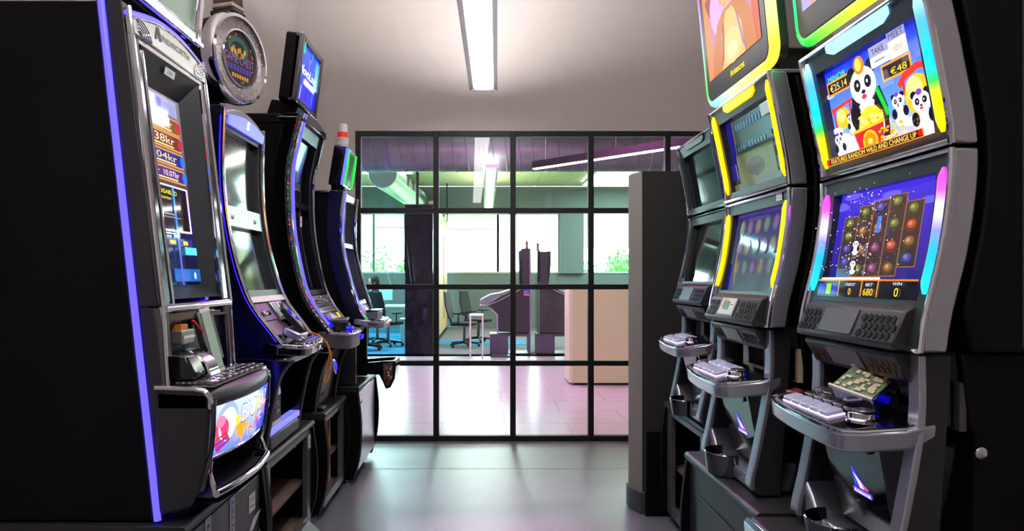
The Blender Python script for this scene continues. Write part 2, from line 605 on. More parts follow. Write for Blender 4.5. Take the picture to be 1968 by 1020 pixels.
mat('bark', (90, 70, 50), 0.9)
mat('bottle_amber', (96, 52, 40), 0.2, spec=0.6)
mat('mesh_back', (24, 26, 28), 0.7)
mat('screen_cyan', (150, 200, 210), 0.3)

of = thing('floor_office', None, None, (0, 0, 0))
struct(of)
M(False).box(OXL, D + .06, -.1, OXR, 12.3, -.006).build('tile_bed', 'tile_joint', of)
tile = None
ny = 0
y = D + .12
while y < 12.25:
    x = OXL + (0.6 if ny % 2 else 0.0)
    y1 = min(y + .6, 12.3)
    first = True
    while x < OXR - .1:
        if x > -3.3 and x < 3.4:
            if tile is None:
                tile = M(False).box(.002, .002, -.008, 1.198, .598, 0).build('tile', 'office_tile', of, smooth=0)
                tile.location = (x, y, 0)
            else:
                dup(tile, of, (x, y, 0))
        x += 1.2
    y += .6
    ny += 1
struct(wbox('floor_threshold', GX[0], D - .01, -.02, GX[-1], D + .12, .0005, 'black_steel'))
struct(wbox('floor_carpet', OXL, 12.3, -.1, OXR, OY, .0, 'carpet_grey'))
cp = wbox('blue_carpet', OXL, 12.6, 0, -1.2, OY - .02, .008, 'carpet_blue')
tag(cp, 'bright blue carpet under the desk chairs beyond the dark column', 'carpet')
cp = wbox('carpet_stripe', -1.0, 14.4, 0, .9, 15.6, .006, 'carpet_blue')
tag(cp, 'blue stripe of carpet crossing the grey floor beside the pale wooden wall', 'carpet')

def scr(x, y, d):
    """world point seen at picture position x, y (1968 x 1020 frame) and distance d"""
    s = 1312 / d
    return ((x - 930) / s, d, CAMH - (y - 535) / s)

# far window wall
zs, zt = CAMH + 10 / 67.3, CAMH + 126 / 67.3     # sill and head
ow = [(697, 716), (720, 779), (779, 850), (855, 957), (961, 1075), (1120, 1240), (1245, 1330)]
def ox(px): return (px - 930) / 67.3
m = M(False)
m.box(OXL, OY, 0, OXR, OY + .2, zs)
m.box(OXL, OY, zt, OXR, OY + .2, OH)
m.box(OXL, OY, zs, ox(640), OY + .2, zt)
m.box(ox(1075), OY - .12, zs, ox(1120), OY + .2, zt)
m.box(ox(1330), OY, zs, OXR, OY + .2, zt)
struct(m.build('wall_office_back', 'office_wall'))
struct(wbox('wall_office_left', OXL - .1, D + .12, 0, OXL, OY, OH, 'office_white'))
struct(wbox('wall_office_right', OXR, D + .12, 0, OXR + .1, OY, OH, 'office_white'))
struct(wbox('wall_office_front', OXL - .1, D + .02, 0, XL - .1, D + .12, OH + .2, 'office_white'))
struct(wbox('wall_office_front', XR + .1, D + .02, 0, OXR + .1, D + .12, OH + .2, 'office_white'))
oc = thing('ceiling_office', None, None, (0, 0, 0))
struct(oc)
M(False).box(OXL, D + .12, OH + .02, OXR, OY, OH + .1).build('ceiling_slab', 'office_white', oc)
for i in range(7):
    for j in range(4):
        x = OXL + .01 + i * 1.66
        y = 12.2 + j * 1.82
        M(False).box(x, y, OH, x + 1.64, y + 1.80, OH + .018).build('ceiling_board', 'ceiling_board', oc, smooth=0)
wn = 2
for a, b, lab in ((640, 779, 0), (779, 957, 1), (957, 1075, 2), (1120, 1330, 3)):
    w = thing('window_%d' % wn, None, None, (0, OY, 0))
    struct(w)
    wn += 1
    xa, xb = ox(a), ox(b)
    xs = [xa, xb] if lab == 2 else ([xa, ox(718), xb] if lab == 0 else ([xa, ox(853), xb] if lab == 1 else [xa, ox(1243), xb]))
    m = M(False)
    M(False).box(xa, -.02, zs, xb, .06, zs + .05).build('sill', 'office_white', w)
    M(False).box(xa, .0, zt - .05, xb, .06, zt).build('head', 'office_white', w)
    for x in xs:
        M(False).box(x - .035, .0, zs + .05, x + .035, .06, zt - .05).build('mullion', 'office_wall', w)
    for p, q in zip(xs[:-1], xs[1:]):
        M(False).box(p + .035, .03, zs + .05, q - .035, .031, zt - .05).build('pane', 'clear_glass', w, smooth=0)
# roller blinds half drawn inside two of the windows
mb = bpy.data.materials.new('blind_fabric'); mb.use_nodes = True; nt = mb.node_tree; nt.nodes.clear()
o_ = nt.nodes.new('ShaderNodeOutputMaterial'); t_ = nt.nodes.new('ShaderNodeBsdfTranslucent'); d_ = nt.nodes.new('ShaderNodeBsdfDiffuse')
x_ = nt.nodes.new('ShaderNodeMixShader'); x_.inputs[0].default_value = .35
t_.inputs[0].default_value = (.95, .97, .97, 1); d_.inputs[0].default_value = (.85, .9, .9, 1)
nt.links.new(t_.outputs[0], x_.inputs[1]); nt.links.new(d_.outputs[0], x_.inputs[2]); nt.links.new(x_.outputs[0], o_.inputs[0])
MATS['blind_fabric'] = mb
for a, b, yb, lab in ((722, 777, 438, 'white roller blind drawn a little way down the leftmost office window'),
                      (1122, 1240, 475, 'white roller blind half drawn over the window right of the grey pillar'),
                      (858, 954, 441, 'white roller blind across the top of the wide middle office window')):
    bl = thing('roller_blind', lab, 'blind', (0, OY - .05, 0))
    zb = CAMH + (535 - yb) / 67.3
    M(False).box(ox(a), 0, zb, ox(b), .003, zt - .03).build('blind_sheet', 'blind_fabric', bl, smooth=0)
    M(False).tube([(ox(a), .0, zb), (ox(b), .0, zb)], .014, 8).build('bottom_bar', 'office_white', bl)

# trees outside
def bush(name, label, c, R, n, seed):
    rnd = random.Random(seed)
    t = thing(name, label, 'tree', (c[0], c[1], 0))
    M(False).tube([(0, 0, -1.0), (.05, 0, c[2] - R * .5), (0, .05, c[2])], [.07, .05, .02], 7).build('trunk', 'bark', t)
    m = M(False)
    for i in range(n):
        a, b, r = rnd.uniform(0, 6.28), math.acos(rnd.uniform(-1, 1)), R * rnd.random() ** .45
        p = Vector((r * math.cos(a) * math.sin(b), r * math.sin(a) * math.sin(b), c[2] + r * math.cos(b) * 1.1))
        u = Vector((rnd.uniform(-1, 1), rnd.uniform(-1, 1), rnd.uniform(-1, 1))).normalized()
        v = u.cross(Vector((rnd.uniform(-1, 1), rnd.uniform(-1, 1), .2))).normalized()
        s_ = rnd.uniform(.05, .1)
        m.add([p - u * s_, p - v * s_ * .5, p + u * s_, p + v * s_ * .5], [(0, 1, 2, 3)])
    m.build('foliage', 'leaf', t, smooth=0, recalc=False)
bush('garden_tree', 'leafy green tree outside the window right of the grey pillar', (4.95, 24.5, 1.75), .62, 900, 3)
bush('garden_tree', 'sparse green tree outside the leftmost office window', (-3.85, 24.5, 1.9), .75, 330, 5)
bush('garden_shrub', 'small dense shrub at the sill of the leftmost office window, nearest the dark column', (-2.55, 23.2, 1.62), .45, 420, 8)
bush('garden_shrub', 'low thin shrub outside the window right of the grey pillar, left of the leafy tree', (3.95, 26.0, 1.7), .42, 160, 9)
struct(wbox('ground_outside', -30, OY + .2, -1.1, 30, 60, -1.0, 'leaf'))

# ducts
dc = thing('ventilation_duct', 'wide grey spiral-seamed ventilation duct running across the office ceiling', 'duct', (0, 12.5, 3.715))
m = M(False)
xs = []
x = OXL + .02
prof = []
while x < OXR:
    prof += [(.36, x), (.36, x + .200), (.372, x + .208), (.372, x + .222), (.36, x + .230)]
    x += .235
m.lathe(prof, (0, 0, 0), 'x', 40)
# skew the seams a little: they wind round the pipe
m.v = [(v[0] + (math.atan2(v[1], -v[2]) / math.pi) * .10, v[1], v[2]) for v in m.v]
m.build('duct_pipe', 'duct_grey', dc, smooth=30)
for x in (-3, 0, 3):
    M(False).tube([(x + .38 * math.sin(a * .3), .0 + .378 * math.cos(a * .314), .378 * math.sin(a * .314)) if 0 else (x, .378 * math.cos(a * .314), .378 * math.sin(a * .314)) for a in range(20)], .01, 6, closed=True).build('hanger_band', 'galvanised', dc)
sd = thing('ribbed_duct', 'shiny silver ribbed duct pipe under the office ceiling behind the large grey duct', 'duct', (0, 0, 0))
prof = []
N = 64
for i in range(N):
    prof += [(.285, i * .09), (.30, i * .09 + .03), (.30, i * .09 + .06)]
m = M(False).lathe(prof, (0, 0, 0), 'z', 28)
q = Vector((.10, 5.9, .15)).to_track_quat('Z', 'Y')
sp = m.build('duct_pipe', 'duct_silver', sd, smooth=50)
sp.location = (-2.02, 13.6, 3.50)
sp.rotation_mode = 'QUATERNION'
sp.rotation_quaternion = q
for k in (1.7, 2.7):
    g = M(False).box(-.05, -.16, -.1, .0, .16, .1).build('duct_vent', 'black_steel', sd)
    g.location = Vector((-2.02, 13.6, 3.50)) + q @ Vector((0, 0, k)) + Vector((.30, 0, .03))

# lamps of the office
def panel_lamp(label, x0, y0, x1, y1, z, material='panel_light'):
    t = thing('ceiling_light', label, 'lamp', ((x0 + x1) / 2, (y0 + y1) / 2, z))
    a, b = (x1 - x0) / 2, (y1 - y0) / 2
    m = M(False)
    m.box(-a, -b, 0, -a + .04, b, .06); m.box(a - .04, -b, 0, a, b, .06)
    m.box(-a + .04, -b, 0, a - .04, -b + .04, .06); m.box(-a + .04, b - .04, 0, a - .04, b, .06)
    m.build('frame', 'lamp_body', t)
    M(False).box(-a + .04, -b + .04, .01, a - .04, b - .04, .03).build('diffuser', material, t)
    for sx in (-1, 1):
        M(False).tube([(sx * a * .8, 0, .03), (sx * a * .8, 0, OH - z)], .006, 6).build('hanger', 'lamp_body', t)
    return t
panel_lamp('broad bright ceiling light beside the ribbed duct, left of the office', -4.6, 13.7, -1.55, 15.2, 3.72)
panel_lamp('broad bright ceiling light over the window right of the grey pillar', 2.65, 15.4, 5.2, 18.6, 3.93, 'soft_panel')
panel_lamp('narrow white linear ceiling light running away under the large duct', .0, 11.1, .24, 18.3, 3.20, 'line_light')
pk = panel_lamp('pink glowing strip light on the office ceiling over the pale tiles', -1.0, 9.05, 1.3, 9.6, 3.92, 'pink_light')
panel_lamp('white strip light on the office ceiling over the left end of the tiles', -3.4, 8.6, -1.0, 8.9, 3.92, 'soft_panel')
mat('warm_panel', (255, 255, 255), 0.5, emit=(255, 232, 200), strength=19.0)
panel_lamp('warm strip light on the office ceiling close behind the glazing', -.4, 6.3, 3.2, 6.6, 3.92, 'warm_panel')  # lamp added out of view to wash the counter front
dg = thing('diagonal_pendant', 'black linear pendant with glowing lower edge slanting across the office ceiling', 'lamp', (.82, 11.2, 3.2), math.atan2(9.1 - 11.2, 2.9 - .82))
Lg = 3.3
M(False).box(0, -.045, 0, Lg, .045, .115).build('housing', 'black_steel', dg)
M(False).box(.01, -.04, -.012, Lg - .01, .04, 0).build('diffuser', 'line_light', dg)
for x in (.25, 1.6, 2.9):
    M(False).tube([(x, 0, .115), (x, 0, OH - 3.2)], .004, 6).build('cable', 'galvanised', dg)

# dark column standing in for a reflection in the glazing, and its rod
cl = thing('stone_column', 'dark polished stone-veined column standing left of the pale wooden wall', 'column', (-1.19, 12.62, 0))
M(False).box(-.256, -.12, 0, .256, .35, 2.72).build('shaft', 'marble_dark', cl, bev=.008)
M(False).box(-.262, -.125, 2.72, .262, .355, 2.76).build('cap', 'black_steel', cl)
M(False).tube([(-.05, .1, 2.76), (-.05, .1, OH)], .03, 8).build('rod', 'black_steel', cl)

# pale wooden wall running away from the glass
wl = thing('wall_wood', None, None, (-1.02, 13.9, 0))
struct(wl)
nb = 12
for i in range(nb):
    y0 = i * 5.0 / nb
    y1 = (i + 1) * 5.0 / nb - .006
    if i in (1, 2):
        M(False).box(-.1, y0, .1, 0, y1, 1.5).build('wood_board', 'light_wood', wl, smooth=0)
        M(False).box(-.1, y0, 2.55, 0, y1, 2.98).build('wood_board', 'light_wood', wl, smooth=0)
    else:
        M(False).box(-.1, y0, .1, 0, y1, 2.98).build('wood_board', 'light_wood', wl, smooth=0)
M(False).box(-.11, 0, 0, .004, 5.0, .1).build('baseboard', 'black_steel', wl)
M(False).box(-.06, 3.2, .4, .012, 3.75, 2.5).build('door_panel', 'raw_wood', wl)
M(False).tube([(.0, 4.98, 2.98), (.0, 4.98, OH)], .02, 8).build('post', 'black_steel', wl)

# cream counter
ct = thing('reception_counter', 'tall plain cream reception counter standing on the pale tiles', 'counter', (0, 8.96, 0))
M(False).prism([(1.16, 0), (3.2, 0), (3.2, .6), (1.16, .6), (1.125, .56), (1.125, .04)], .03, 1.285, 'z').build('body', 'counter_cream', ct)
M(False).box(1.2, .03, 0, 3.2, .58, .03).build('plinth', 'black_steel', ct)
for x in (2.2,):
    pass

# office chairs
def office_chair():
    t = thing('office_chair', 'x', 'chair')
    M(False).box(-.24, -.23, .44, .24, .24, .51).build('seat', 'cloth_dark', t, bev=.03)
    b = M(False)
    pts = [(-.2, .26, .58), (.2, .26, .58), (.23, .32, .85), (.18, .36, 1.12), (-.18, .36, 1.12), (-.23, .32, .85)]
    b.add(pts + [(p[0], p[1] + .03, p[2]) for p in pts], [(0, 1, 2, 5), (5, 2, 3, 4), (6, 7, 8, 11), (11, 8, 9, 10)] + [(i, (i + 1) % 6, (i + 1) % 6 + 6, i + 6) for i in range(6)])
    b.build('backrest', 'mesh_back', t, bev=.008)
    M(False).tube([(0, .1, .45), (0, .27, .48), (0, .35, .8)], .025, 8).build('back_support', 'black_steel', t)
    M(False).tube([(0, 0, .08), (0, 0, .45)], .03, 10).build('column', 'dark_chrome', t)
    for sx in (-1, 1):
        M(False).tube([(sx * .2, .05, .47), (sx * .29, .05, .5), (sx * .29, .05, .68), (sx * .29, -.1, .69), (sx * .29, .16, .69)], .016, 8).build('armrest', 'black_steel', t)
    lg = M(False).tube([(0, 0, .10), (.16, 0, .09), (.30, 0, .07)], [.03, .022, .018], 8)
    cs = M(False).lathe([(.0, -.022), (.028, -.022), (.03, -.01), (.03, .01), (.028, .022), (.0, .022)], (.30, 0, .03), 'y', 12)
    l0 = lg.build('leg', 'black_steel', t)
    cs.build('caster', 'cable_black', l0)
    for k in range(1, 5):
        dup(l0, t, None, (0, 0, k * 2 * math.pi / 5))
    return t
ch0 = office_chair()
chairs = [((-2.3, 14.75), 2.0, 'dark office chair in which the man in navy sits at his desk'),
          ((-1.98, 14.1), 2.5, 'empty dark office chair on the blue carpet between the man and the dark column'),
          ((-2.28, 13.35), .7, 'dark office chair nearest the glazing, mostly hidden behind the machine row'),
          ((-.40, 13.9), 1.35, 'dark office chair standing left of the two gaming cabinets in the office'),
          ((-.12, 15.0), 1.1, 'dark office chair farther back, partly hidden behind the gaming cabinets')]
for i, (p, rz, lab) in enumerate(chairs):
    o = ch0 if i == 0 else dup(ch0)
    o.location = (p[0], p[1], .008)
    o.rotation_euler = (0, 0, rz)
    o['label'] = lab
    o['group'] = 'office chairs'

# desk with monitors in front of the man
dk = thing('office_desk', 'white office desk in front of the seated man', 'desk', (-3.2, 15.1, 0))
M(False).box(-.7, -.9, .70, .45, .9, .735).build('tabletop', 'desk_white', dk)
for sx, sy in ((-.65, -.85), (.38, -.85), (-.65, .8), (.38, .8)):
    M(False).box(sx, sy, .008, sx + .05, sy + .05, .70).build('leg', 'mid_grey', dk)
dk2 = thing('office_desk', 'white office desk by the window behind the dark column', 'desk', (-2.45, 17.2, 0))
M(False).box(-1.1, -.4, .70, 1.0, .4, .735).build('tabletop', 'desk_white', dk2)
for sx, sy in ((-1.05, -.35), (.93, -.35), (-1.05, .3), (.93, .3)):
    M(False).box(sx, sy, .008, sx + .05, sy + .05, .70).build('leg', 'mid_grey', dk2)
for x, y, rz, lab in ((-3.35, 14.9, 1.4, 'computer monitor on the desk facing the seated man'), (-2.6, 17.3, .1, 'computer monitor on the window desk left of the dark column')):
    t = thing('monitor', lab, 'monitor', (x, y, .735), rz)
    M(False).box(-.28, -.012, .12, .28, .012, .46).build('screen', 'screen_cyan', t, bev=.004)
    M(False).box(-.02, .012, .02, .02, .03, .25).build('neck', 'black_steel', t)
    M(False).box(-.12, -.08, 0, .12, .09, .015).build('foot', 'black_steel', t)
pb = thing('parts_bin', 'pale translucent bin on the blue carpet beside the dark column', 'bin', (-1.62, 14.7, .008))
M(False).prism([(-.16, -.16), (.16, -.16), (.16, .16), (-.16, .16)], 0, .5, 'z').build('bin_body', 'screen_cyan', pb, bev=.02)
M(False).box(-.18, -.18, .5, .18, .18, .54).build('lid', 'desk_white', pb, bev=.008)

# the seated man
def skin_body(name, verts, edges, radii, material, parent, root=0, sub=2):
    me = bpy.data.meshes.new(name)
    me.from_pydata(verts, edges, [])
    o = bpy.data.objects.new(name, me)
    COL.objects.link(o)
    o.parent = parent
    md = o.modifiers.new('skin', 'SKIN')
    md.use_smooth_shade = True
    for i, r in enumerate(radii):
        rr = r if isinstance(r, tuple) else (r, r)
        me.skin_vertices[0].data[i].radius = rr
    me.skin_vertices[0].data[root].use_root = True
    sb = o.modifiers.new('sub', 'SUBSURF')
    sb.levels = sb.render_levels = sub
    me.materials.append(MATS[material])
    return o
pr = thing('person', 'man in a dark navy top sitting at a desk, turned to the left', 'person', (-2.3, 14.7, .008), math.radians(12))
V_ = [(0, 0, .55), (0, 0, .75), (-.02, 0, .98), (-.04, 0, 1.10), (-.05, 0, 1.18),
      (-.05, -.17, 1.06), (-.10, -.24, .84), (-.34, -.20, .77), (-.05, .17, 1.06), (-.10, .24, .84), (-.34, .20, .77),
      (-.02, -.10, .54), (-.42, -.12, .55), (-.44, -.12, .12), (-.02, .10, .54), (-.42, .12, .55), (-.44, .12, .12), (-.56, -.12, .05), (-.56, .12, .05)]
E_ = [(0, 1), (1, 2), (2, 3), (3, 4), (3, 5), (5, 6), (6, 7), (3, 8), (8, 9), (9, 10), (0, 11), (11, 12), (12, 13), (0, 14), (14, 15), (15, 16), (13, 17), (16, 18)]
R_ = [(.15, .12), (.14, .12), (.16, .13), (.10, .09), .055, .07, .052, .04, .07, .052, .04, .09, .075, .05, .09, .075, .05, .045, .045]
skin_body('body', V_, E_, R_, 'cloth_dark', pr)
hd = M(False).lathe([(0, -.13), (.05, -.125), (.068, -.09), (.082, -.02), (.088, .04), (.08, .09), (.05, .125), (0, .135)], (0, 0, 0), 'z', 18)
hd.v = [(v[0] * 1.15 - (.012 if v[2] < -.05 else 0), v[1] * .92, v[2]) for v in hd.v]
hd.tube([(-.095, 0, .01), (-.118, 0, -.025), (-.10, 0, -.035)], [.008, .016, .010], 8)
for s_ in (-1, 1):
    hd.tube([(.01, s_ * .078, .02), (.018, s_ * .09, 0), (.008, s_ * .08, -.03)], [.012, .018, .01], 7)
head = hd.build('head', 'skin', pr, loc=(-.075, 0, 1.30), rot=(0, math.radians(-8), 0))
for s_ in (-1, 1):
    M(False).lathe([(0, -.006), (.011, 0), (0, .006)], (-.093, s_ * .034, .015), 'x', 8).build('eye', 'hair', head)
M(False).tube([(-.092, -.025, -.062), (-.098, 0, -.064), (-.092, .025, -.062)], .005, 6).build('mouth', 'smoke_plastic', head)
hr = M(False).lathe([(.092, -.02), (.099, .04), (.09, .10), (.06, .14), (0, .152)], (0, 0, 0), 'z', 18)
hr.v = [(v[0] * 1.12 + .022, v[1] * .96, v[2] - (.05 if v[0] > .03 and v[2] < .0 else 0)) for v in hr.v]
hr.build('hair', 'hair', head)
for s_ in (-1, 1):
    h = M(False)
    h.tube([(-.33, s_ * .2, .77), (-.37, s_ * .2, .765), (-.42, s_ * .2, .76)], [.026, .034, .03], 8)
    for k, L in enumerate((.06, .07, .075, .065)):
        y0 = s_ * .2 + (k - 1.5) * .017
        h.tube([(-.42, y0, .76), (-.42 - L * .6, y0, .765), (-.42 - L, y0, .752)], [.009, .008, .006], 6)
    h.tube([(-.37, s_ * .17, .765), (-.40, s_ * .152, .765), (-.43, s_ * .148, .757)], [.011, .009, .007], 6)
    h.build('hand', 'skin', pr)

# two gaming cabinets standing back to back in the office
mat('far_cabinet', (46, 36, 50), 0.35, coat=0.2)
mat('far_trim', (200, 170, 200), 0.2, metal=0.8)
mat('far_stand', (84, 74, 100), 0.4)
s12 = 107.5
def fx(px): return (px - 930) / s12
def fz(py): return CAMH - (py - 535) / s12
def far_machine(label, polys, trims, sticker, stand):
    t = thing('gaming_cabinet', label, 'slot machine', (0, 12.5, 0), 0, 'gaming cabinets beyond the glass')
    for nm, poly, a, b, mt in polys:
        M(False).prism([(fx(x), fz(y)) for x, y in poly], a, b, 'y').build(nm, mt, t, bev=.006)
    for nm, pts, r in trims:
        M(False).tube([(fx(x), -.01, fz(y)) for x, y in pts], r, 8).build(nm, 'far_trim', t)
    return t
lm = far_machine('dark gaming cabinet in the office with its deck pointing left and an amber topped light',
    [('upper_body', [(1004, 476), (1021, 476), (1022, 548), (1006, 548)], 0, .5, 'far_cabinet'),
     ('screen_edge', [(998, 482), (1004, 478), (1006, 548), (1000, 546), (999, 515)], .02, .48, 'dark_chrome'),
     ('lower_body', [(1022, 549), (1022, 642), (958, 640), (957, 606), (946, 594), (935, 588), (960, 572), (1008, 549)], 0, .5, 'far_cabinet'),
     ('deck', [(921, 582), (924, 576), (944, 566), (962, 563), (1008, 548), (1008, 553), (962, 576), (940, 586), (926, 589)], .01, .49, 'silver_paint')],
    [('trim', [(922, 588), (938, 588), (962, 578), (1008, 553)], .014), ('trim', [(942, 592), (956, 606), (957, 645)], .018), ('trim', [(1021, 476), (1022, 645)], .014)], None, None)
art('sticker', lm, Plane(fx(1008), fx(1019), .012, fz(569), .012, fz(556)), [('r', 0, .35, 1, 1, (60, 70, 190)), ('r', 0, 0, 1, .32, (220, 90, 100)), ('t', 'n*', .15, .45, .6, .3, (230, 230, 255))], 'printed')
M(False).lathe([(.0, 0), (.03, 0), (.03, .03), (.022, .04), (.022, .14), (.028, .15), (0, .15)], (fx(1016), .25, fz(476)), 'z', 12).build('signal_lamp', 'bottle_amber', lm)
rm = far_machine('dark gaming cabinet in the office facing away to the right, beside the cream counter',
    [('upper_body', [(1041, 482), (1056, 482), (1056, 548), (1041, 548)], 0, .5, 'far_cabinet'),
     ('screen_edge', [(1056, 480), (1062, 482), (1062, 510), (1058, 546), (1056, 546)], .02, .48, 'dark_chrome'),
     ('rear_trim', [(1035, 480), (1041, 480), (1041, 645), (1035, 645)], .0, .5, 'dark_chrome'),
     ('lower_body', [(1041, 549), (1060, 549), (1092, 566), (1130, 586), (1110, 600), (1110, 640), (1041, 642)], 0, .5, 'far_cabinet'),
     ('deck', [(1054, 550), (1060, 547), (1140, 578), (1138, 586)], .01, .49, 'silver_paint')],
    [('trim', [(1056, 551), (1092, 569), (1130, 588)], .014)], None, None)
M(False).lathe([(.0, 0), (.03, 0), (.03, .03), (.022, .04), (.022, .14), (.028, .15), (0, .15)], (fx(1038), .25, fz(480)), 'z', 12).build('signal_lamp', 'bottle_amber', rm)
for nm, x0, x1, lab in (('cabinet_stand', 942, 1022, 'purplish metal stand under the left-pointing gaming cabinet in the office'),
                        ('cabinet_stand', 1034, 1112, 'purplish metal stand under the right-facing gaming cabinet in the office')):
    t = thing(nm, lab, 'stand', (0, 12.5, 0))
    z1 = fz(642) - .02
    m = M(False)
    M(False).box(fx(x0), .04, z1 - .05, fx(x1), .5, z1).build('top', 'far_stand', t)
    M(False).box(fx(x0), .04, .03, fx(x0 + 36), .5, z1 - .05).build('side_panel', 'far_stand', t)
    M(False).box(fx(x1) - .04, .04, .03, fx(x1), .5, z1 - .05).build('side_panel', 'far_stand', t)
    M(False).box(fx(x0), .0, .0, fx(x1), .54, .03).build('base', 'black_steel', t)
sf = thing('tube_frame', 'thin grey tube frame table standing left of the office gaming cabinets', 'frame', (fx(904), 12.0, 0))
for a, b in ((0, 0), (0, .4), (.22, 0), (.22, .4)):
    M(False).tube([(a, b, 0), (a, b, .74)], .014, 8).build('leg', 'lamp_body', sf)
M(False).box(-.014, -.014, .74, .234, .414, .765).build('top', 'lamp_body', sf)
fp = thing('floor_plate', 'flat grey plate lying on the floor in front of the office gaming cabinets', 'plate', (fx(955), 12.12, 0))
M(False).prism([(-.10, 0), (.26, 0), (.20, .34), (-.10, .34)], .002, .03, 'z').build('plate', 'mid_grey', fp, bev=.004)

# ================================================================== STANDS
LEFT, RIGHT = math.pi / 2, -math.pi / 2
def stand(name, label, side, xf, yc, w, h, style, door='dark_silver', depth=.62, top='dark_grey', yaw=0.0):
    t = thing(name, label, 'stand', (xf, yc, 0), (LEFT if side == 'L' else RIGHT) + yaw, 'machine stands')
    a = w / 2
    # top slab with a rounded nose
    nose = [(-depth, h - .035), (-depth, h)] + [(-.012 + .017 * math.cos(x), h - .0175 + .0175 * math.sin(x)) for x in [math.pi / 2 - i * math.pi / 8 for i in range(9)]]
    M().prism(nose, -a, a).build('top', top, t, bev=.002)
    # bowed black side panels
    bow = [(-depth + .01, .03), (-depth + .01, h - .037)] + spline([(.0, h - .037), (.022, h * .62), (.012, h * .3), (-.03, .03)], 12)
    for s in (-1, 1):
        M().prism(bow, s * a - (.022 if s > 0 else 0), s * a + (0 if s > 0 else .022)).build('side_panel', 'black_body', t, bev=.003)
        M().tube([(s * (a + .001), p[0] - .004, p[1]) for p in bow[2:]], .004, 6).build('edge_strip', 'mid_grey', t)
    zb, zt_ = .06, h - .038
    m = M()
    if style == 'open':
        m.box(-a + .024, -.04, zb, -a + .10, -.012, zt_)
        m.box(a - .10, -.04, zb, a - .024, -.012, zt_)
        m.box(-a + .10, -.04, zb, a - .10, -.012, zb + .05)
        m.box(-a + .10, -.04, zt_ - .03, a - .10, -.012, zt_)
        m.build('front_frame', 'dark_silver', t, bev=.003)
        M().box(-a + .024, -depth + .02, zb, a - .024, -depth + .035, zt_).build('back_panel', 'black_body', t)
        M().box(-a + .024, -depth + .04, zb, a - .024, -.045, zb + .02).build('floor_board', 'wood_shelf', t)
        M().box(-a + .026, -depth + .04, h * .45, a - .026, -.05, h * .45 + .018).build('shelf', 'wood_shelf', t, bev=.002)
        M().tube([(a - .2, -.05, zt_ - .03), (a - .2, -.05, zt_ - .07)], .005, 6).build('latch', 'galvanised', t)
    elif style == 'door':
        m.box(-a + .024, -depth + .02, zb, a - .024, -.03, zt_)
        m.build('carcass', 'black_body', t)
        M().box(-a + .03, -.028, zb + .03, a - .03, -.008, zt_ - .005).build('door', door, t, bev=.004)
        M().lathe([(0, 0), (.012, 0), (.012, .008), (.008, .011), (0, .011)], (-a + .12, -.008, h * .82) if side == 'L' else (a - .1, -.008, h * .8), 'y', 14).build('lock', 'chrome', t)
    else:
        m.box(-a + .0225, -depth + .02, .03, a - .0225, -.014, zt_)
        m.build('carcass', 'dark_grey', t, bev=.003)
        M().box(-a + .12, -.013, .12, a - .22, -.009, zt_ - .10).build('panel', 'dark_grey', t, bev=.002)
    m = M().box(-a + .03, -depth + .06, .03, a - .03, -.05, zb)
    m.build('kick_board', 'dark_grey', t)
    for s in (-1, 1):
        for f in (-.09, -depth + .08):
            M().lathe([(0, 0), (.022, 0), (.022, .008), (.008, .012), (.008, .032), (0, .032)], (s * (a - .05), f, 0), 'z', 12).build('foot', 'chrome', t)
    return t
def sticker(parent, x0, x1, z0, z1, f, shapes, f2=None, bg=(228, 228, 232)):
    P = Plane(x0, x1, f, z0, f if f2 is None else f2, z1)
    return art('sticker', parent, P, ([('r', 0, 0, 1, 1, bg)] if bg else []) + shapes, 'printed')

ST1 = stand('machine_stand', 'dark closed machine stand with taped door under the nearest left machine', 'L', -.90, 2.42, .74, .655, 'door', 'mid_grey')
ST2 = stand('machine_stand', 'open machine stand with a wooden shelf under the machine with round topper', 'L', -.945, 3.38, .84, .615, 'open')
ST3 = stand('machine_stand', 'open machine stand with papers on its floor under the rainbow-edged machine', 'L', -.92, 4.26, .62, .62, 'open')
ST4 = stand('machine_stand', 'closed machine stand with a plain lilac-grey door nearest the glazing', 'L', -.85, 5.01, .76, .665, 'door', 'silver_paint')
tape = (196, 200, 222)
for x0 in (-.20, .015):
    sticker(ST1, x0, x0 + .05, .30 if x0 > 0 else .2, .615, -.0075, [('v', 'tech', .28, .12, .5, .36, (40, 44, 90)), ('v', 'tech', .28, .60, .5, .36, (40, 44, 90))], bg=tape)
sticker(ST1, .215, .285, .49, .56, -.0075, [('t', 'TM02', .15, .55, .7, .22, (50, 50, 54)), ('r', .2, .25, .8, .35, (90, 90, 96))])
art('sticker', ST1, Plane(.06, .36, -.0075, .27, -.0075, .47), [('p', [(0, 0), (.25, .1), (.95, .5), (.98, .6), (.7, .5), (.55, .62), (.95, .95), (.98, 1), (.7, .95), (.1, .35)], (214, 214, 222)), ('p', [(.2, .28), (.26, .42), (.30, .40), (.25, .26)], (50, 46, 90)), ('p', [(.30, .36), (.36, .50), (.39, .47), (.34, .34)], (50, 46, 90)), ('p', [(.42, .44), (.47, .56), (.50, .54), (.46, .42)], (50, 46, 90)), ('p', [(.52, .50), (.62, .74), (.66, .72), (.57, .48)], (50, 46, 90))], 'printed')
sticker(ST2, .335, .385, .47, .545, -.0115, [('t', 'TM02', .15, .5, .7, .2, (50, 50, 54)), ('r', .2, .25, .8, .33, (90, 90, 96))])
sticker(ST4, -.345, -.305, .54, .60, -.0075, [('r', .2, .3, .8, .7, (60, 60, 66))])
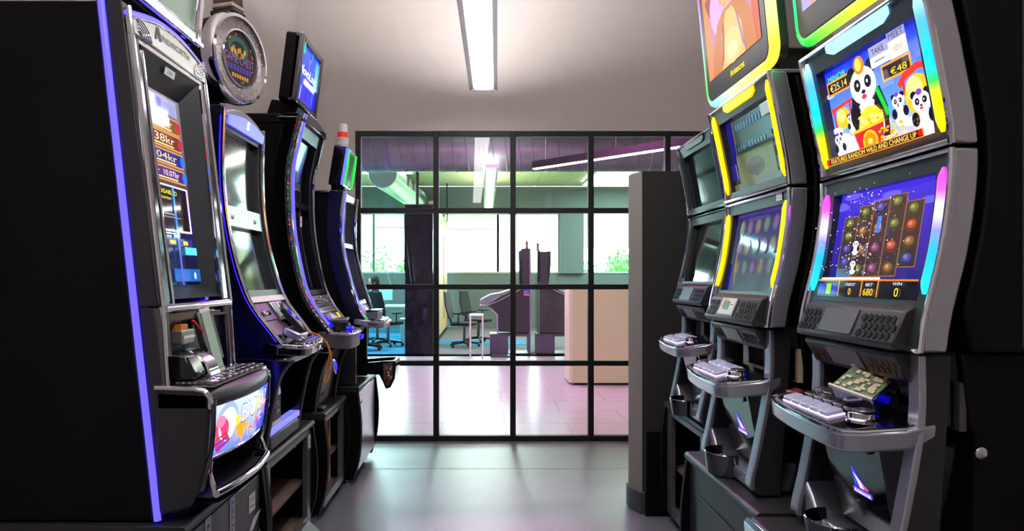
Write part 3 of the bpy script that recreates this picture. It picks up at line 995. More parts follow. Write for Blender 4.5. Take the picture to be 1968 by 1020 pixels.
# odds and ends in the open stands
pp = M(False).box(-1.42, 4.12, .082, -1.0, 4.40, .088).build('paper_sheet', 'white_label')
tag(pp, 'pale sheet of card lying on the floor of the open stand', 'card')
pc = thing('rolled_leaflet', 'small blue and white leaflet propped inside the open stand', 'leaflet', (-1.06, 4.32, .089), .5)
M(False).box(-.02, -.05, 0, .02, .05, .10).build('leaflet', 'white_label', pc)
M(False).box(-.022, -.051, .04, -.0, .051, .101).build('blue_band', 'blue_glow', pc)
wp = thing('timber_offcut', 'light wooden post standing inside the open stand', 'timber', (-1.02, 4.44, .081))
M(False).box(-.02, -.012, 0, .02, .012, .45).build('post', 'raw_wood', wp, bev=.003)
rl = thing('fallen_panel', 'dark wood-grain panel tilted at the foot of the open stand', 'panel', (-.73, 3.2, .0), 0)
M(False).prism([(-.20, 0), (.0, .0), (.0, .03), (-.16, .17), (-.20, .17)], -.26, .24, 'y').build('panel_board', 'wood_dark', rl)
M(False).prism([(.0001, .0), (.010, .0), (.010, .036), (-.155, .18), (-.16, .172), (.0001, .031)], -.265, .245, 'y').build('edge_trim', 'dark_grey', rl)

SR1 = stand('machine_stand', 'open black machine stand beside the dark partition under the switched-off machine', 'R', 1.045, 3.60, .72, .69, 'open', top='dark_grey')
SR2 = stand('machine_stand', 'black box stand with a recessed panel under the yellow-lit machine', 'R', .828, 2.44, .74, .69, 'panel', depth=.9)
SR3 = stand('machine_stand', 'machine stand with a bright metal nosing under the nearest right machine', 'R', .80, 1.68, .74, .685, 'panel', depth=.9)
M().prism([(.004, .63), (.018, .64), (.02, .672), (.008, .687), (.004, .687)], -.37, .37).build('metal_nosing', 'chrome', SR3, bev=.002)
for z, lab in ((.312, 'raw wood block on the shelf of the black stand by the partition'), (.081, 'raw wood block on the floor of the black stand by the partition')):
    wb = M(False).box(1.12, 3.55, z + .02, 1.35, 3.80, z + .065).build('wood_block', 'raw_wood', bev=.003)
    wb.location.z = -.0195
    tag(wb, lab, 'block')

# ================================================================== RIGHT-HAND MACHINES
RF = profile([(.54, .250), (.63, .236), (.8, .197), (1.0, .180), (1.2, .212), (1.365, .247)])
def rainbow(stops, z0, z1, n):
    out = []
    for i in range(n + 1):
        t = i / n
        for (a, ca), (b, cb) in zip(stops[:-1], stops[1:]):
            if a <= t <= b:
                k = (t - a) / (b - a)
                out.append(tuple(lerp(p, q, k) for p, q in zip(lin(ca), lin(cb))))
                break
        else:
            out.append(lin(stops[-1][1]))
    return out
BUTTON = {}
def hexes(m, P, u0, v0, u1, v1, r, o0, o1, keep=None):
    j = 0
    v = v0 + r
    while v < v1 - r * .4:
        u = u0 + r + (r * .95 if j % 2 else 0)
        while u < u1 - r * .5:
            if keep is None or keep(u, v):
                pprism(m, P, [(u + r * .86 * math.cos(math.radians(60 * k + 30)), v + r * .86 * math.sin(math.radians(60 * k + 30))) for k in range(6)], o0, o1)
            u += r * 1.9
        v += r * 1.65
        j += 1
    return m

def right_machine(label, X0, yc, z0, up_strip, low_strip, top_strip, up_art, low_art, glow, extras=None, yaw=0.0):
    t = thing('slot_machine', label, 'slot machine', (X0, yc, z0), RIGHT + yaw, 'slot machines along the right side')
    w = .28
    # black box behind the silver front
    body = [(-.55, 0), (-.55, 1.36)] + [(RF(z) - .085, z) for z in [1.36 - i * .08 for i in range(10)]] + [(.14, .60), (.13, .545), (-.55, .545)]
    body = body[1:]
    wl_ = .243
    bo = M().prism(body, -w + .004, w - .004).build('body', 'black_body', t, bev=.006)
    M().prism([(-.55, 0), (-.55, .544), (.13, .544), (.11, .37), (.10, .36), (.10, .12), (.15, .0)], -wl_ + .002, wl_ - .002).build('lower_body', 'black_body', t, bev=.006)
    # two screen modules
    for nm, za, zb, mg, artf, st in (('upper', 1.005, 1.365, (.055, .035, .055, .06), up_art, up_strip), ('lower', .548, .995, (.055, .112, .055, .045), low_art, low_strip)):
        P = Plane(-w, w, RF(za), za, RF(zb), zb)
        for s in (-1, 1):
            slab(M(), RF, (s * (w + .008)) if s < 0 else w - .012, (-w + .012) if s < 0 else w + .008, za, zb, .0, .056).build('side_shell', 'silver_paint', t, bev=.006)
        # bezel frame following the curve, screen set back in it
        bz = M()
        slab(bz, RF, -w + .012, -w + mg[0], za, zb, -.004, .05)
        slab(bz, RF, w - mg[2], w - .012, za, zb, -.004, .05)
        slab(bz, RF, -w + mg[0], w - mg[2], za, za + mg[1], -.004, .05, 3)
        slab(bz, RF, -w + mg[0], w - mg[2], zb - mg[3], zb, -.004, .05, 3)
        bz.build('bezel', 'bezel_grey', t)
        za2, zb2 = za + mg[1] - .004, zb - mg[3] + .004
        S = Plane(-w + mg[0] - .004, w - mg[2] + .004, RF(za2) - .030, za2, RF(zb2) - .030, zb2)
        sc_ = pbox(M(), S, 0, 0, S.W, S.H, -.02, 0).build('screen', 'screen_off', t)
        if artf is not None:
            art('screen_image', sc_, S, artf[0], artf[1])
        zz = [lerp(za, zb, i / 12) for i in range(13)]
        for s in (-1, 1):
            M().tube([(s * (w + .003), RF(z) + .001, z) for z in zz], .0075, 8).build('chrome_trim', 'chrome', t)
        M().tube([(-w, RF(za) + .003, za + .004), (w, RF(za) + .003, za + .004)], .007, 8).build('chrome_trim', 'chrome', t)
        M().tube([(-w, RF(zb) + .001, zb - .003), (w, RF(zb) + .001, zb - .003)], .006, 8).build('chrome_trim', 'chrome', t)
        for s in (-1, 1):
            a0, a1 = (za + .03, zb - .02) if nm == 'upper' else (za + .127, zb - .038)
            n = 22
            zz = [lerp(a0, a1, i / n) for i in range(n + 1)]
            pts = [(s * (w - .024), RF(z) - .001, z) for z in zz]
            rad = [.012 if 1 < i < n - 1 else (.009 if i in (1, n - 1) else .004) for i in range(n + 1)]
            if isinstance(st, str):
                M().tube(pts, rad, 10).build('light_strip', st, t)
            else:
                M().tube(pts, rad, 10, cols=rainbow(st, a0, a1, n)).build('light_strip', 'lit_strip', t)
        if nm == 'upper':
            TP = Plane(-w, w, RF(zb - mg[3]) - .003, zb - mg[3], RF(zb) - .003, zb)
            m = pprism(M(), TP, [(.17, .022), (.40, .022), (.43, .035), (.43, .054), (.14, .054), (.14, .035)], -.004, .006)
            if isinstance(top_strip, str):
                m.build('top_light', top_strip, t, bev=.003)
            else:
                m.c = [lin(top_strip[0])] * len(m.v)
                m.build('top_light', 'lit_strip', t, bev=.003)
    M().box(-w - .004, -.3, 1.36, w + .004, RF(1.365) - .004, 1.372).build('top_cover', 'silver_paint', t, bev=.003)
    # upper speaker panel and the darker one tucked beneath
    for nm, prof_, ww, mt, hole in (('speaker_panel', [(.17, .650), (.226, .650), (.252, .636), (.284, .562), (.276, .547), (.16, .547)], .235, 'dark_grey', 'black_body'),
                                    ('speaker_box', [(.12, .541), (.262, .541), (.267, .532), (.234, .476), (.222, .468), (.12, .468)], .22, 'dark_grey', 'hole_red' if glow else 'black_body')):
        sp_ = M().prism(prof_, -ww, ww).build(nm, mt, t, bev=.004)
        (fa, za), (fb, zb) = (prof_[3], prof_[2]) if nm == 'speaker_panel' else (prof_[3], prof_[2])
        P = Plane(-ww, ww, fa, za, fb, zb)
        W_ = P.W
        pbox(M(), P, .27 * W_, .008, .62 * W_, P.H - .006, .0005, .003).build('centre_plate', 'dark_silver', sp_)
        g = M()
        r = .0125
        hexes(g, P, .01, .004, .25 * W_, P.H - .004, r, .0005, .002)
        hexes(g, P, .66 * W_, .004, W_ - .01, P.H - .004, r, .0005, .002)
        g.build('speaker_grille', hole, sp_)['kind'] = 'stuff'
    # niche with bill acceptor, card display
    NP = Plane(-.235, .235, .125, .376, .125, .475)
    m = pbox(M(), NP, 0, -.01, NP.W, NP.H, -.01, .006)
    nb_ = m.build('niche_panel', 'niche_beige' if extras == 'beige' else 'mid_grey', t)
    pbox(M(), NP, .06, .008, .20, .10, .006, .0105).build('card_display', 'screen_haze', nb_)
    pbox(M(), NP, .25, .014, .33, .09, .006, .0105).build('reader_slot', 'black_gloss', nb_)
    ba = pbox(M(), NP, .350, -.004, .455, .105, .006, .045).build('bill_acceptor', 'black_gloss', t, bev=.004)
    pbox(M(), NP, .36, .012, .445, .03, .045, .052).build('glowing_slot', 'blue_glow', ba, bev=.002)
    pprism(M(), NP, [(.375, .055), (.45, .055), (.43, .04), (.395, .04)], .045, .048).build('glowing_arrow', 'blue_glow', ba)
    pbox(M(), NP, .365, .075, .46, .095, .045, .05).build('reader_lip', 'mid_grey', ba)
    # silver side columns down to the base
    side = [(.155, .54), (.226, .54)] + spline([(.226, .535), (.227, .38), (.262, .17), (.288, .05), (.285, .02), (.262, .0)], 16) + [(.19, 0)]
    for s in (-1, 1):
        M().prism(side, s * wl_ - (.034 if s > 0 else .005), s * wl_ + (.005 if s > 0 else .034)).build('side_column', 'dark_grey', t, bev=.006)
        fr_ = spline([(.226, .54), (.227, .38), (.262, .17), (.288, .05), (.285, .02)], 16)
        M().prism([(q[0] + .005, q[1]) for q in fr_] + [(q[0] - .012, q[1]) for q in reversed(fr_)], s * wl_ - (.036 if s > 0 else .007), s * wl_ + (.007 if s > 0 else .036)).build('column_front', 'silver_paint', t, bev=.006, seg=3)
    # black belly panel, narrowing to the bottom
    bp = M()
    n = 8
    v = []
    for i in range(n + 1):
        k = i / n
        z = lerp(.33, .055, k)
        hw = lerp(.207, .17, k ** 1.3)
        f = lerp(.265, .205, k) 
        v += [(-hw, f - .05, z), (-hw * .72, f, z), (hw * .72, f, z), (hw, f - .05, z), (hw, .09, z), (-hw, .09, z)]
    fc = []
    for i in range(n):
        for j in range(6):
            fc.append((i * 6 + j, i * 6 + (j + 1) % 6, i * 6 + 6 + (j + 1) % 6, i * 6 + 6 + j))
    fc += [tuple(range(6)), tuple(range(n * 6, n * 6 + 6))]
    be = bp.add(v, fc).build('belly_panel', 'black_gloss', t, bev=.006)
    LP = Plane(-.02, .055, .2268, .155, .2414, .222)
    art('badge', be, LP, [('p', [(.12, .26), (.12, 1), (.2, 1), (.85, .26)], (40, 40, 255)), ('p', [(.16, .8), (.42, .62), (.95, .26), (.45, .26), (.35, .5)], (255, 220, 255)), ('p', [(.5, .55), (.95, .26), (.72, .26)], (255, 40, 120)), ('r', .0, .0, 1.1, .2, (120, 90, 255)), ('t', 'Aristocrat', .04, .03, 1.0, .13, (255, 255, 255))], 'lit_screen', o=.0012)
    M().lathe([(0, 0), (.011, 0), (.011, .006), (0, .006)], (.10, .256, .29), 'y', 12).build('lock', 'dark_chrome', be)
    # apron with a scoop, coin cup
    ap = M()
    apo = [(-.212, 0), (.212, 0), (.212, .10), (.175, .085), (.145, .045), (-.14, .05), (-.17, .09), (-.212, .13)]
    ap.v, ap.f = [], []
    m = M()
    m.add([(x, .272, z) for x, z in apo] + [(x, .12, z) for x, z in apo], [tuple(range(8)), tuple(range(8, 16))] + [(i, (i + 1) % 8, (i + 1) % 8 + 8, i + 8) for i in range(8)])
    m.build('apron', 'silver_paint', t, bev=.012, seg=3)
    cup = M()
    prof_ = [(.075, -.075), (.085, .0), (.082, .004), (.079, .0), (.069, -.07), (0, -.07)]
    cup.lathe([(0, -.075)] + prof_, (0, 0, 0), 'z', 20, math.radians(-5), math.radians(185))
    cup.v = [(v_[0] * 1.0 - .035, v_[1] * 1.0 - .262, v_[2] + .075) for v_ in cup.v]
    cup.build('coin_cup', 'dark_chrome', t)
    # button deck
    outl = [(-.250, .19), (-.280, .30)] + spline([(-.278, .325), (-.25, .350), (-.10, .368), (.08, .372), (.16, .366), (.205, .335)], 16) + [(.252, .26), (.250, .19)]
    def zt2(f): return .388 - (f - .19) * .22
    n = len(outl)
    m = M()
    m.add([(x, f, zt2(f)) for x, f in outl] + [(x * .985, f - .004, zt2(f) - .048) for x, f in outl], [tuple(range(n)), tuple(range(n, 2 * n))] + [(i, (i + 1) % n, (i + 1) % n + n, i + n) for i in range(n)])
    dk_ = m.build('button_deck', 'silver_paint', t, bev=.008, seg=3)
    inn = [(x * .93, .19 + (f - .19) * .90 + .002) for x, f in outl]
    m = M()
    m.add([(x, f, zt2(f) + .003) for x, f in inn] + [(x, f, zt2(f) - .004) for x, f in inn], [tuple(range(n)), tuple(range(n, 2 * n))] + [(i, (i + 1) % n, (i + 1) % n + n, i + n) for i in range(n)])
    m.build('deck_plate', 'black_gloss', dk_)
    M().tube([(x * .99, f - .002, zt2(f) + .002) for x, f in outl[1:-1]], .004, 6).build('deck_rim', 'chrome', dk_)
    if 'b' not in BUTTON:
        def mk(nm, sx, sy, h, mt):
            return M().box(-sx / 2, -sy / 2, 0, sx / 2, sy / 2, h).build(nm, mt, dk_, bev=.004)
        BUTTON['b'] = mk('button', .042, .044, .016, 'button_clear')
        BUTTON['e'] = M().box(-.0235, -.024, 0, .0235, .024, .005).build('button_base', 'button_edge', BUTTON['b'], bev=.001)
        BUTTON['d'] = mk('button', .044, .034, .014, 'button_dark')
        BUTTON['r'] = mk('button', .046, .034, .014, 'button_red')
        for k in 'bdr': BUTTON[k].hide_render = False
        first = True
    else:
        first = False
    def put(kind, x, f, use=False):
        o = BUTTON[kind]
        if first and not o.get('placed'):
            o['placed'] = 1
        else:
            o = dup(o, dk_)
            o.matrix_parent_inverse = Matrix()
        o.location = (x, -f, zt2(f) + .003)
        o.rotation_euler = (math.atan(.22) , 0, 0)
    for i in range(5):
        put('b', -.175 + i * .052, .315)
    for i in range(5):
        put('d' if glow else 'b', -.165 + i * .052, .262)
    put('r', -.235, .285)
    put('d', -.19, .225); put('d', -.14, .225)
    M().lathe([(0, 0), (.040, 0), (.040, .006), (.034, .010), (.034, .022), (.028, .026), (0, .026)], (.135, .29, zt2(.29) + .002), 'z', 24).build('spin_button', 'chrome', dk_)
    M().lathe([(0, .0), (.026, .0), (.024, .003), (0, .003)], (.135, .29, zt2(.29) + .0285), 'z', 24).build('spin_cap', 'button_dark', dk_)
    return t

def topper(t, label, zb, H, fb, ft, hw, frame_stops, shapes, xs=0.0):
    """square lit screen on an arm above a machine, child of that machine"""
    P = Plane(-hw + xs, hw + xs, fb, zb, ft, zb + H)
    bx = pprism(M(), P, rrect(.006, .006, P.W - .006, P.H - .006, .045), -.055, .012).build('topper_box', 'bezel_grey', t, bev=.006)
    bx['label'] = label
    S = Plane(-hw + xs + .05, hw + xs - .05, P(0, .085)[1], P(0, .085)[2], P(0, P.H - .05)[1], P(0, P.H - .05)[2])
    S0 = pbox(M(), S, 0, 0, S.W, S.H, .008, .0125).build('topper_screen', 'screen_off', bx)
    art('topper_image', bx, S, shapes, 'soft_screen', o=.0135)
    # light ring
    rr = rrect(0, 0, P.W, P.H, .05, 8)
    cols = []
    tot = len(rr)
    for u, v in rr:
        k = (math.atan2(v - P.H / 2, u - P.W / 2) / (2 * math.pi)) % 1.0
        cols.append(rainbow(frame_stops, 0, 1, 400)[int(k * 400)])
    m = M()
    m.tube([P(u, v, -.004) for u, v in rr], .017, 10, cols=cols, closed=True)
    m.build('light_ring', 'lit_strip', bx)
    A = Plane(-hw + xs, hw + xs, P(0, .055)[1], P(0, .055)[2], P(0, .085)[1], P(0, .085)[2])
    art('maker_mark', bx, A, [('t', 'Aristocrat', .44, -.45, .22, .75, (255, 226, 0))], 'bright_screen', o=.0135)
    M().box(-.10, P(0, .1)[1] - .30, zb + .10, .10, P(0, .1)[1] - .05, zb + .30).build('topper_rear_box', 'galvanised', t, bev=.004)
    M().box(-.06, .0, 1.37, .06, .12, zb + .16).build('topper_post', 'dark_grey', t, bev=.004)
    return bx

# --- pictures
def panda(x, y, s, hat=(120, 60, 200), ar=1.0):
    """generic panda face and body, s = head half-width, ar = panel height/width correction"""
    k = 1 / ar
    o = [('e', x, y - 2.1 * s * k, 1.05 * s, 1.35 * s * k, (236, 228, 250)),
         ('e', x - .95 * s, y - 1.5 * s * k, .45 * s, .7 * s * k, (22, 18, 30)), ('e', x + .95 * s, y - 1.5 * s * k, .45 * s, .7 * s * k, (22, 18, 30)),
         ('e', x - .75 * s, y + .8 * s * k, .36 * s, .40 * s * k, (26, 22, 32)), ('e', x + .75 * s, y + .8 * s * k, .36 * s, .40 * s * k, (26, 22, 32)),
         ('e', x, y, s, 1.0 * s * k, (244, 236, 252)),
         ('e', x - .42 * s, y + .1 * s * k, .26 * s, .34 * s * k, (26, 22, 34)), ('e', x + .42 * s, y + .1 * s * k, .26 * s, .34 * s * k, (26, 22, 34)),
         ('e', x - .38 * s, y + .12 * s * k, .08 * s, .10 * s * k, (230, 225, 245)), ('e', x + .38 * s, y + .12 * s * k, .08 * s, .10 * s * k, (230, 225, 245)),
         ('e', x, y - .35 * s * k, .16 * s, .11 * s * k, (40, 30, 40)), ('e', x, y - .62 * s * k, .2 * s, .14 * s * k, (200, 50, 90))]
    if hat: o.append(('e', x, y + .95 * s * k, .34 * s, .30 * s * k, hat))
    return o
rnd = random.Random(4)
P_UP = [('g', 0, 0, 1, 1, (120, 190, 255), (20, 30, 240)), ('g', 0, 0, 1, .35, (210, 200, 255), (110, 150, 255))]
for i in range(14):
    P_UP.append(('e', rnd.random(), rnd.uniform(.12, .5), rnd.uniform(.05, .12), rnd.uniform(.03, .06), (226, 222, 255)))
P_UP += [('e', .72, .72, .06, .025, (190, 220, 255)), ('e', .05, .74, .05, .03, (150, 190, 255))]
P_UP += [('r', .03, .73, .29, .875, (230, 140, 40)), ('r', .042, .75, .278, .855, (40, 20, 24)), ('t', '€25.14', .065, .765, .19, .075, (255, 226, 120)), ('t', 'MINOR', .06, .865, .20, .06, (90, 220, 80))]
P_UP += [('r', .60, .62, .86, .77, (240, 150, 30)), ('r', .615, .64, .845, .75, (44, 34, 38)), ('t', '€48', .68, .65, .14, .06, (255, 200, 40))]
P_UP += [('p', [(.04, .56), (.28, .60), (.28, .63), (.04, .60)], (220, 50, 40)), ('r', .055, .40, .075, .58, (200, 40, 40)), ('r', .24, .44, .26, .60, (200, 40, 40)),
         ('e', .155, .47, .075, .11, (250, 180, 30)), ('e', .14, .50, .045, .07, (255, 226, 110))]
P_UP += [('p', [(.74, .50), (.80, .56), (.9, .60), (1, .57), (1, .62), (.9, .66), (.78, .62), (.72, .55)], (230, 50, 40)), ('r', .76, .36, .78, .54, (210, 40, 40)),
         ('e', .87, .40, .105, .17, (250, 180, 30)), ('e', .85, .45, .065, .11, (255, 232, 130)), ('e', .87, .33, .04, .05, (255, 214, 60))]
P_UP += panda(.245, .43, .036, (120, 40, 200), .8) + panda(.72, .40, .052, (130, 50, 200), .8) + panda(.10, .27, .046, (110, 40, 200), .8) + panda(.92, .32, .07, (130, 50, 200), .8)
P_UP += [('p', [(.34, .16), (.30, .40), (.34, .60), (.62, .60), (.66, .40), (.64, .14)], (26, 20, 30))]
P_UP += panda(.475, .67, .128, None, .74)
P_UP += [('e', .475, .86, .052, .085, (240, 120, 20)), ('e', .47, .865, .03, .06, (255, 226, 90)),
         ('p', [(.585, .58), (.615, .60), (.68, .33), (.65, .31)], (20, 190, 50)), ('p', [(.36, .26), (.40, .40), (.47, .46), (.56, .45), (.62, .36), (.62, .28)], (250, 200, 40))]
for i in range(26):
    P_UP.append(('e', rnd.uniform(.39, .62), rnd.uniform(.28, .43), .016, .016, rnd.choice([(255, 232, 110), (240, 170, 20), (255, 244, 190)])))
P_UP += [('p', [(.33, .28), (.64, .30), (.60, .06), (.38, .02)], (200, 30, 40)), ('p', [(.33, .28), (.64, .30), (.64, .27), (.33, .25)], (250, 180, 40)),
         ('e', .485, .14, .075, .105, (250, 176, 20)), ('e', .485, .14, .055, .08, (220, 130, 10)), ('r', .465, .115, .505, .165, (255, 220, 80))]
for i in range(40):
    P_UP.append(('e', rnd.gauss(.71, .05), rnd.uniform(.06, .22), .014, .012, rnd.choice([(250, 190, 30), (230, 150, 10), (255, 226, 90)])))
P_UP += [('r', .02, .02, .975, .095, (240, 140, 30)), ('r', .03, .028, .965, .088, (60, 14, 30)), ('e', .95, .06, .02, .025, (220, 20, 20)), ('e', .045, .06, .02, .025, (220, 20, 20)), ('t', 'FEATURES RANDOM WILD AND CHANGE UP', .08, .035, .84, .045, (255, 214, 60))]
P_UP += [('r', .66, .74, .83, .90, (236, 230, 234)), ('r', .66, .83, .83, .925, (150, 150, 190)), ('t', 'TAKE', .685, .85, .11, .05, (30, 30, 50)), ('r', .70, .78, .79, .79, (90, 90, 96)),
         ('r', .835, .73, .985, .88, (240, 214, 200)), ('r', .835, .88, .985, .955, (140, 140, 180)), ('t', 'MEET', .85, .895, .12, .05, (60, 60, 90)), ('t', '1011', .88, .78, .06, .05, (120, 110, 110))]
rnd = random.Random(9)
P_LO = [('g', 0, 0, 1, 1, (26, 22, 60), (54, 40, 190))]
for i in range(6):
    P_LO.append(('e', rnd.random(), rnd.uniform(.8, 1) * .98, .09, .03, (90, 80, 210)))
tops = [.76, .84, .86, .88, .80]
for i in range(5):
    x0 = .10 + i * .165
    y0, y1 = (.26, tops[i]) if i in (0, 4) else (.19, tops[i])
    P_LO += [('r', x0, y0, x0 + .155, y1, (128, 92, 50)), ('g', x0 + .006, y0 + .008, x0 + .149, y1 - .008, (44, 32, 38), (70, 46, 44))]
    for j in range(4):
        c = rnd.choice([(120, 84, 50), (96, 96, 50), (150, 70, 50), (70, 60, 120), (110, 60, 90)])
        cy = lerp(y0 + .07, y1 - .07, j / 3)
        P_LO += [('e', x0 + .077, cy, .055, .055, tuple(int(v * .6) for v in c)), ('e', x0 + .077, cy + .01, .038, .036, c), ('e', x0 + .07, cy + .015, .018, .018, tuple(min(255, int(v * 1.5)) for v in c))]
P_LO += panda(.345, .48, .032, None, 1.1) + panda(.36, .30, .030, None, 1.1)
P_LO += [('r', .55, .56, .59, .70, (60, 110, 230)), ('r', .0, .0, 1, .15, (14, 12, 22)), ('r', 0, .145, 1, .16, (200, 110, 30))]
P_LO += [('r', .02, .02, .10, .12, (50, 60, 200)), ('r', .11, .02, .17, .12, (120, 200, 60)), ('r', .18, .02, .25, .12, (40, 50, 170)),
         ('r', .255, .01, .265, .15, (220, 140, 30)), ('r', .50, .01, .51, .15, (220, 140, 30)), ('r', .66, .01, .67, .15, (220, 140, 30)),
         ('t', 'CREDIT', .33, .10, .11, .025, (220, 220, 240)), ('t', '0', .375, .02, .025, .06, (255, 200, 60)), ('t', 'BET', .55, .10, .07, .025, (220, 220, 240)), ('t', '680', .535, .02, .095, .06, (255, 200, 60)),
         ('t', 'WIN', .80, .11, .08, .025, (220, 220, 240)), ('t', '0', .825, .02, .035, .07, (255, 210, 60)), ('r', .05, .155, .68, .175, (255, 220, 190))]
for i in range(190):
    if i < 110: u, v = rnd.gauss(.46, .08), rnd.uniform(.2, .92)
    else: u, v = rnd.uniform(.05, .97), rnd.uniform(.2, .96)
    r = rnd.uniform(.002, .007)
    P_LO.append(('e', min(.98, max(.02, u)), v, r, r, rnd.choice([(255, 240, 240), (255, 210, 230), (230, 225, 255)])))
RB_UP = [(0, (255, 190, 0)), (.25, (240, 210, 0)), (.36, (40, 220, 60)), (.55, (0, 190, 255)), (.8, (70, 160, 255)), (1, (170, 215, 255))]
RB_UP2 = [(0, (255, 180, 0)), (.3, (250, 205, 20)), (.42, (60, 215, 40)), (.6, (0, 200, 215)), (.8, (120, 200, 255)), (1, (215, 225, 255))]
RB_LO = [(0, (30, 190, 255)), (.35, (20, 160, 255)), (.5, (120, 130, 255)), (.68, (235, 215, 255)), (.8, (235, 90, 255)), (1, (240, 20, 215))]
# dim game pictures of the yellow-lit machine
Y_UP = [('g', 0, 0, 1, 1, (96, 104, 70), (60, 60, 84)), ('r', 0, .3, .14, 1, (50, 40, 170)), ('r', .16, .80, .86, .93, (40, 66, 100)), *[('r', .20 + .06 * k, .825, .235 + .06 * k, .91, (110, 130, 190)) for k in range(10)],
        ('r', .16, .52, .86, .66, (44, 76, 96)), *[('r', .20 + .058 * k, .545, .232 + .058 * k, .545 + (.085 if k in (4, 5) else .06), (120, 140, 150)) for k in range(10) if k != 3], ('g', .14, .10, .86, .50, (150, 150, 100), (120, 130, 70)),
        ('e', .5, .28, .16, .12, (110, 90, 60)), ('p', [(.38, .30), (.62, .30), (.5, .14)], (90, 50, 44)), ('r', .0, .18, .12, .4, (60, 50, 190)),
        ('r', .88, .62, .98, .76, (50, 60, 130)), ('r', .88, .42, .98, .56, (60, 60, 110)), ('r', .88, .16, .98, .30, (50, 60, 120)), ('g', 0, 0, 1, .12, (150, 150, 146), (140, 140, 126)),
        ('r', .76, .82, .99, .97, (206, 190, 196))]
Y_LO = [('g', 0, 0, 1, 1, (120, 140, 150), (70, 56, 150)), ('r', .0, .0, .05, .35, (40, 40, 240))]
for i in range(5):
    for j in range(3):
        c = [(150, 140, 120), (120, 150, 140), (140, 110, 160)][(i + 2 * j) % 3]
        P_ = ('e', .16 + i * .17, .30 + j * .25, .06, .10, c)
        Y_LO += [P_, ('e', .16 + i * .17, .30 + j * .25, .035, .07, tuple(min(255, v + 30) for v in c))]
Y_LO += [('r', .05, .93, .95, .97, (90, 70, 170)), ('r', .3, .87, .7, .91, (110, 100, 180))]
O_UP = None

R3 = right_machine('large slot machine with a bright panda game, nearest on the right', 1.20, 1.77, .69, RB_UP, RB_LO, ((150, 215, 255),), (P_UP, 'lit_screen'), (P_LO, 'lit_screen'), True)
R2 = right_machine('slot machine with yellow light strips, middle of the right row', 1.153, 2.455, .695, 'led_yellow', 'led_yellow', 'led_yellow', (Y_UP, 'dim_screen'), (Y_LO, 'dim_screen'), False, 'beige')
R1 = right_machine('switched-off slot machine beside the dark partition, farthest on the right', 1.277, 3.37, .725, 'led_off', 'led_off', 'led_off', None, None, False)
M().box(-.29, -.50, -.035, .29, .20, -.001).build('riser', 'black_body', R1, bev=.003)
PS = Plane(-.235, .235, .284, .562, .252, .636)
art('sticker', R2, PS, [('r', .30, .18, .60, .95, (220, 226, 220)), ('r', .33, .5, .44, .9, (206, 160, 90)), ('r', .36, .4, .49, .8, (110, 150, 140)), ('r', .50, .5, .58, .85, (236, 232, 236)), ('r', .51, .62, .57, .66, (120, 110, 130))], 'printed', o=.004)
sticker(R2, .18, .225, .962, .988, RF(.962) - .002, [('r', .2, .3, .8, .4, (150, 140, 140))], RF(.988) - .002)
# near side of the panda machine: seam and cylinder lock
M().lathe([(0, 0), (.014, 0), (.014, .006), (.009, .01), (0, .01)], (.242, .09, .32), 'x', 14).build('side_lock', 'chrome', R3)
M().box(.2412, -.03, .0, .2422, -.027, .47).build('panel_seam', 'mid_grey', R3)
M().box(.2765, .02, .56, .2778, .022, 1.36).build('panel_seam', 'mid_grey', R3)
BUD = [('g', 0, 0, 1, 1, (196, 130, 80), (176, 120, 196)), ('r', .0, .0, .1, 1, (214, 130, 70)), ('r', .9, 0, 1, 1, (196, 90, 70)),
       ('p', [(.05, .80), (.3, .95), (.72, .96), (.75, .86), (.4, .78), (.12, .62)], (150, 70, 60)), ('e', .5, .62, .36, .34, (226, 160, 210)),
       ('p', [(.10, 0), (.16, .26), (.28, .48), (.42, .56), (.62, .56), (.80, .46), (.92, .22), (.95, 0)], (188, 116, 60)),
       ('p', [(.30, 0), (.34, .34), (.46, .52), (.58, .52), (.72, .30), (.74, 0)], (236, 178, 110)),
       ('e', .52, .16, .17, .17, (244, 192, 124)), ('e', .52, .12, .10, .08, (255, 214, 160)), ('p', [(.30, .0), (.37, .40), (.42, .46), (.36, .1)], (150, 80, 110)), ('p', [(.76, .0), (.68, .36), (.63, .46), (.71, .1)], (150, 110, 170)),
       ('e', .52, .72, .125, .155, (232, 172, 112)), ('e', .52, .80, .10, .10, (244, 190, 130)), ('e', .385, .68, .03, .06, (214, 150, 96)), ('e', .655, .68, .03, .06, (214, 150, 96)),
       ('e', .47, .755, .028, .012, (110, 60, 40)), ('e', .57, .755, .028, .012, (110, 60, 40)), ('e', .52, .70, .025, .03, (206, 140, 90)), ('p', [(.455, .655), (.585, .655), (.56, .625), (.52, .612), (.48, .625)], (130, 50, 50)),
       ('e', .46, .59, .03, .02, (210, 150, 96)), ('e', .57, .59, .03, .02, (210, 150, 96))]
RING = [(0, (40, 220, 40)), (.06, (90, 230, 20)), (.10, (0, 150, 255)), (.3, (40, 120, 255)), (.40, (180, 60, 255)), (.47, (190, 120, 255)), (.5, (20, 220, 90)), (.60, (100, 235, 60)), (.65, (120, 180, 255)), (.72, (255, 240, 190)), (.80, (255, 214, 0)), (.90, (255, 210, 60)), (.95, (60, 220, 60)), (1, (40, 220, 40))]
topper(R2, 'square lit topper screen showing a laughing bald figure, rainbow light ring', 1.40, .50, .235, .285, .30, RING, BUD)
GEN = [('g', 0, 0, 1, 1, (170, 160, 220), (120, 110, 220)), ('r', .1, .0, .14, 1, (230, 150, 100)), ('r', .45, .0, .9, .5, (226, 140, 60)), ('r', .48, .03, .87, .5, (200, 170, 210)), ('e', .65, .3, .12, .14, (240, 190, 90))]
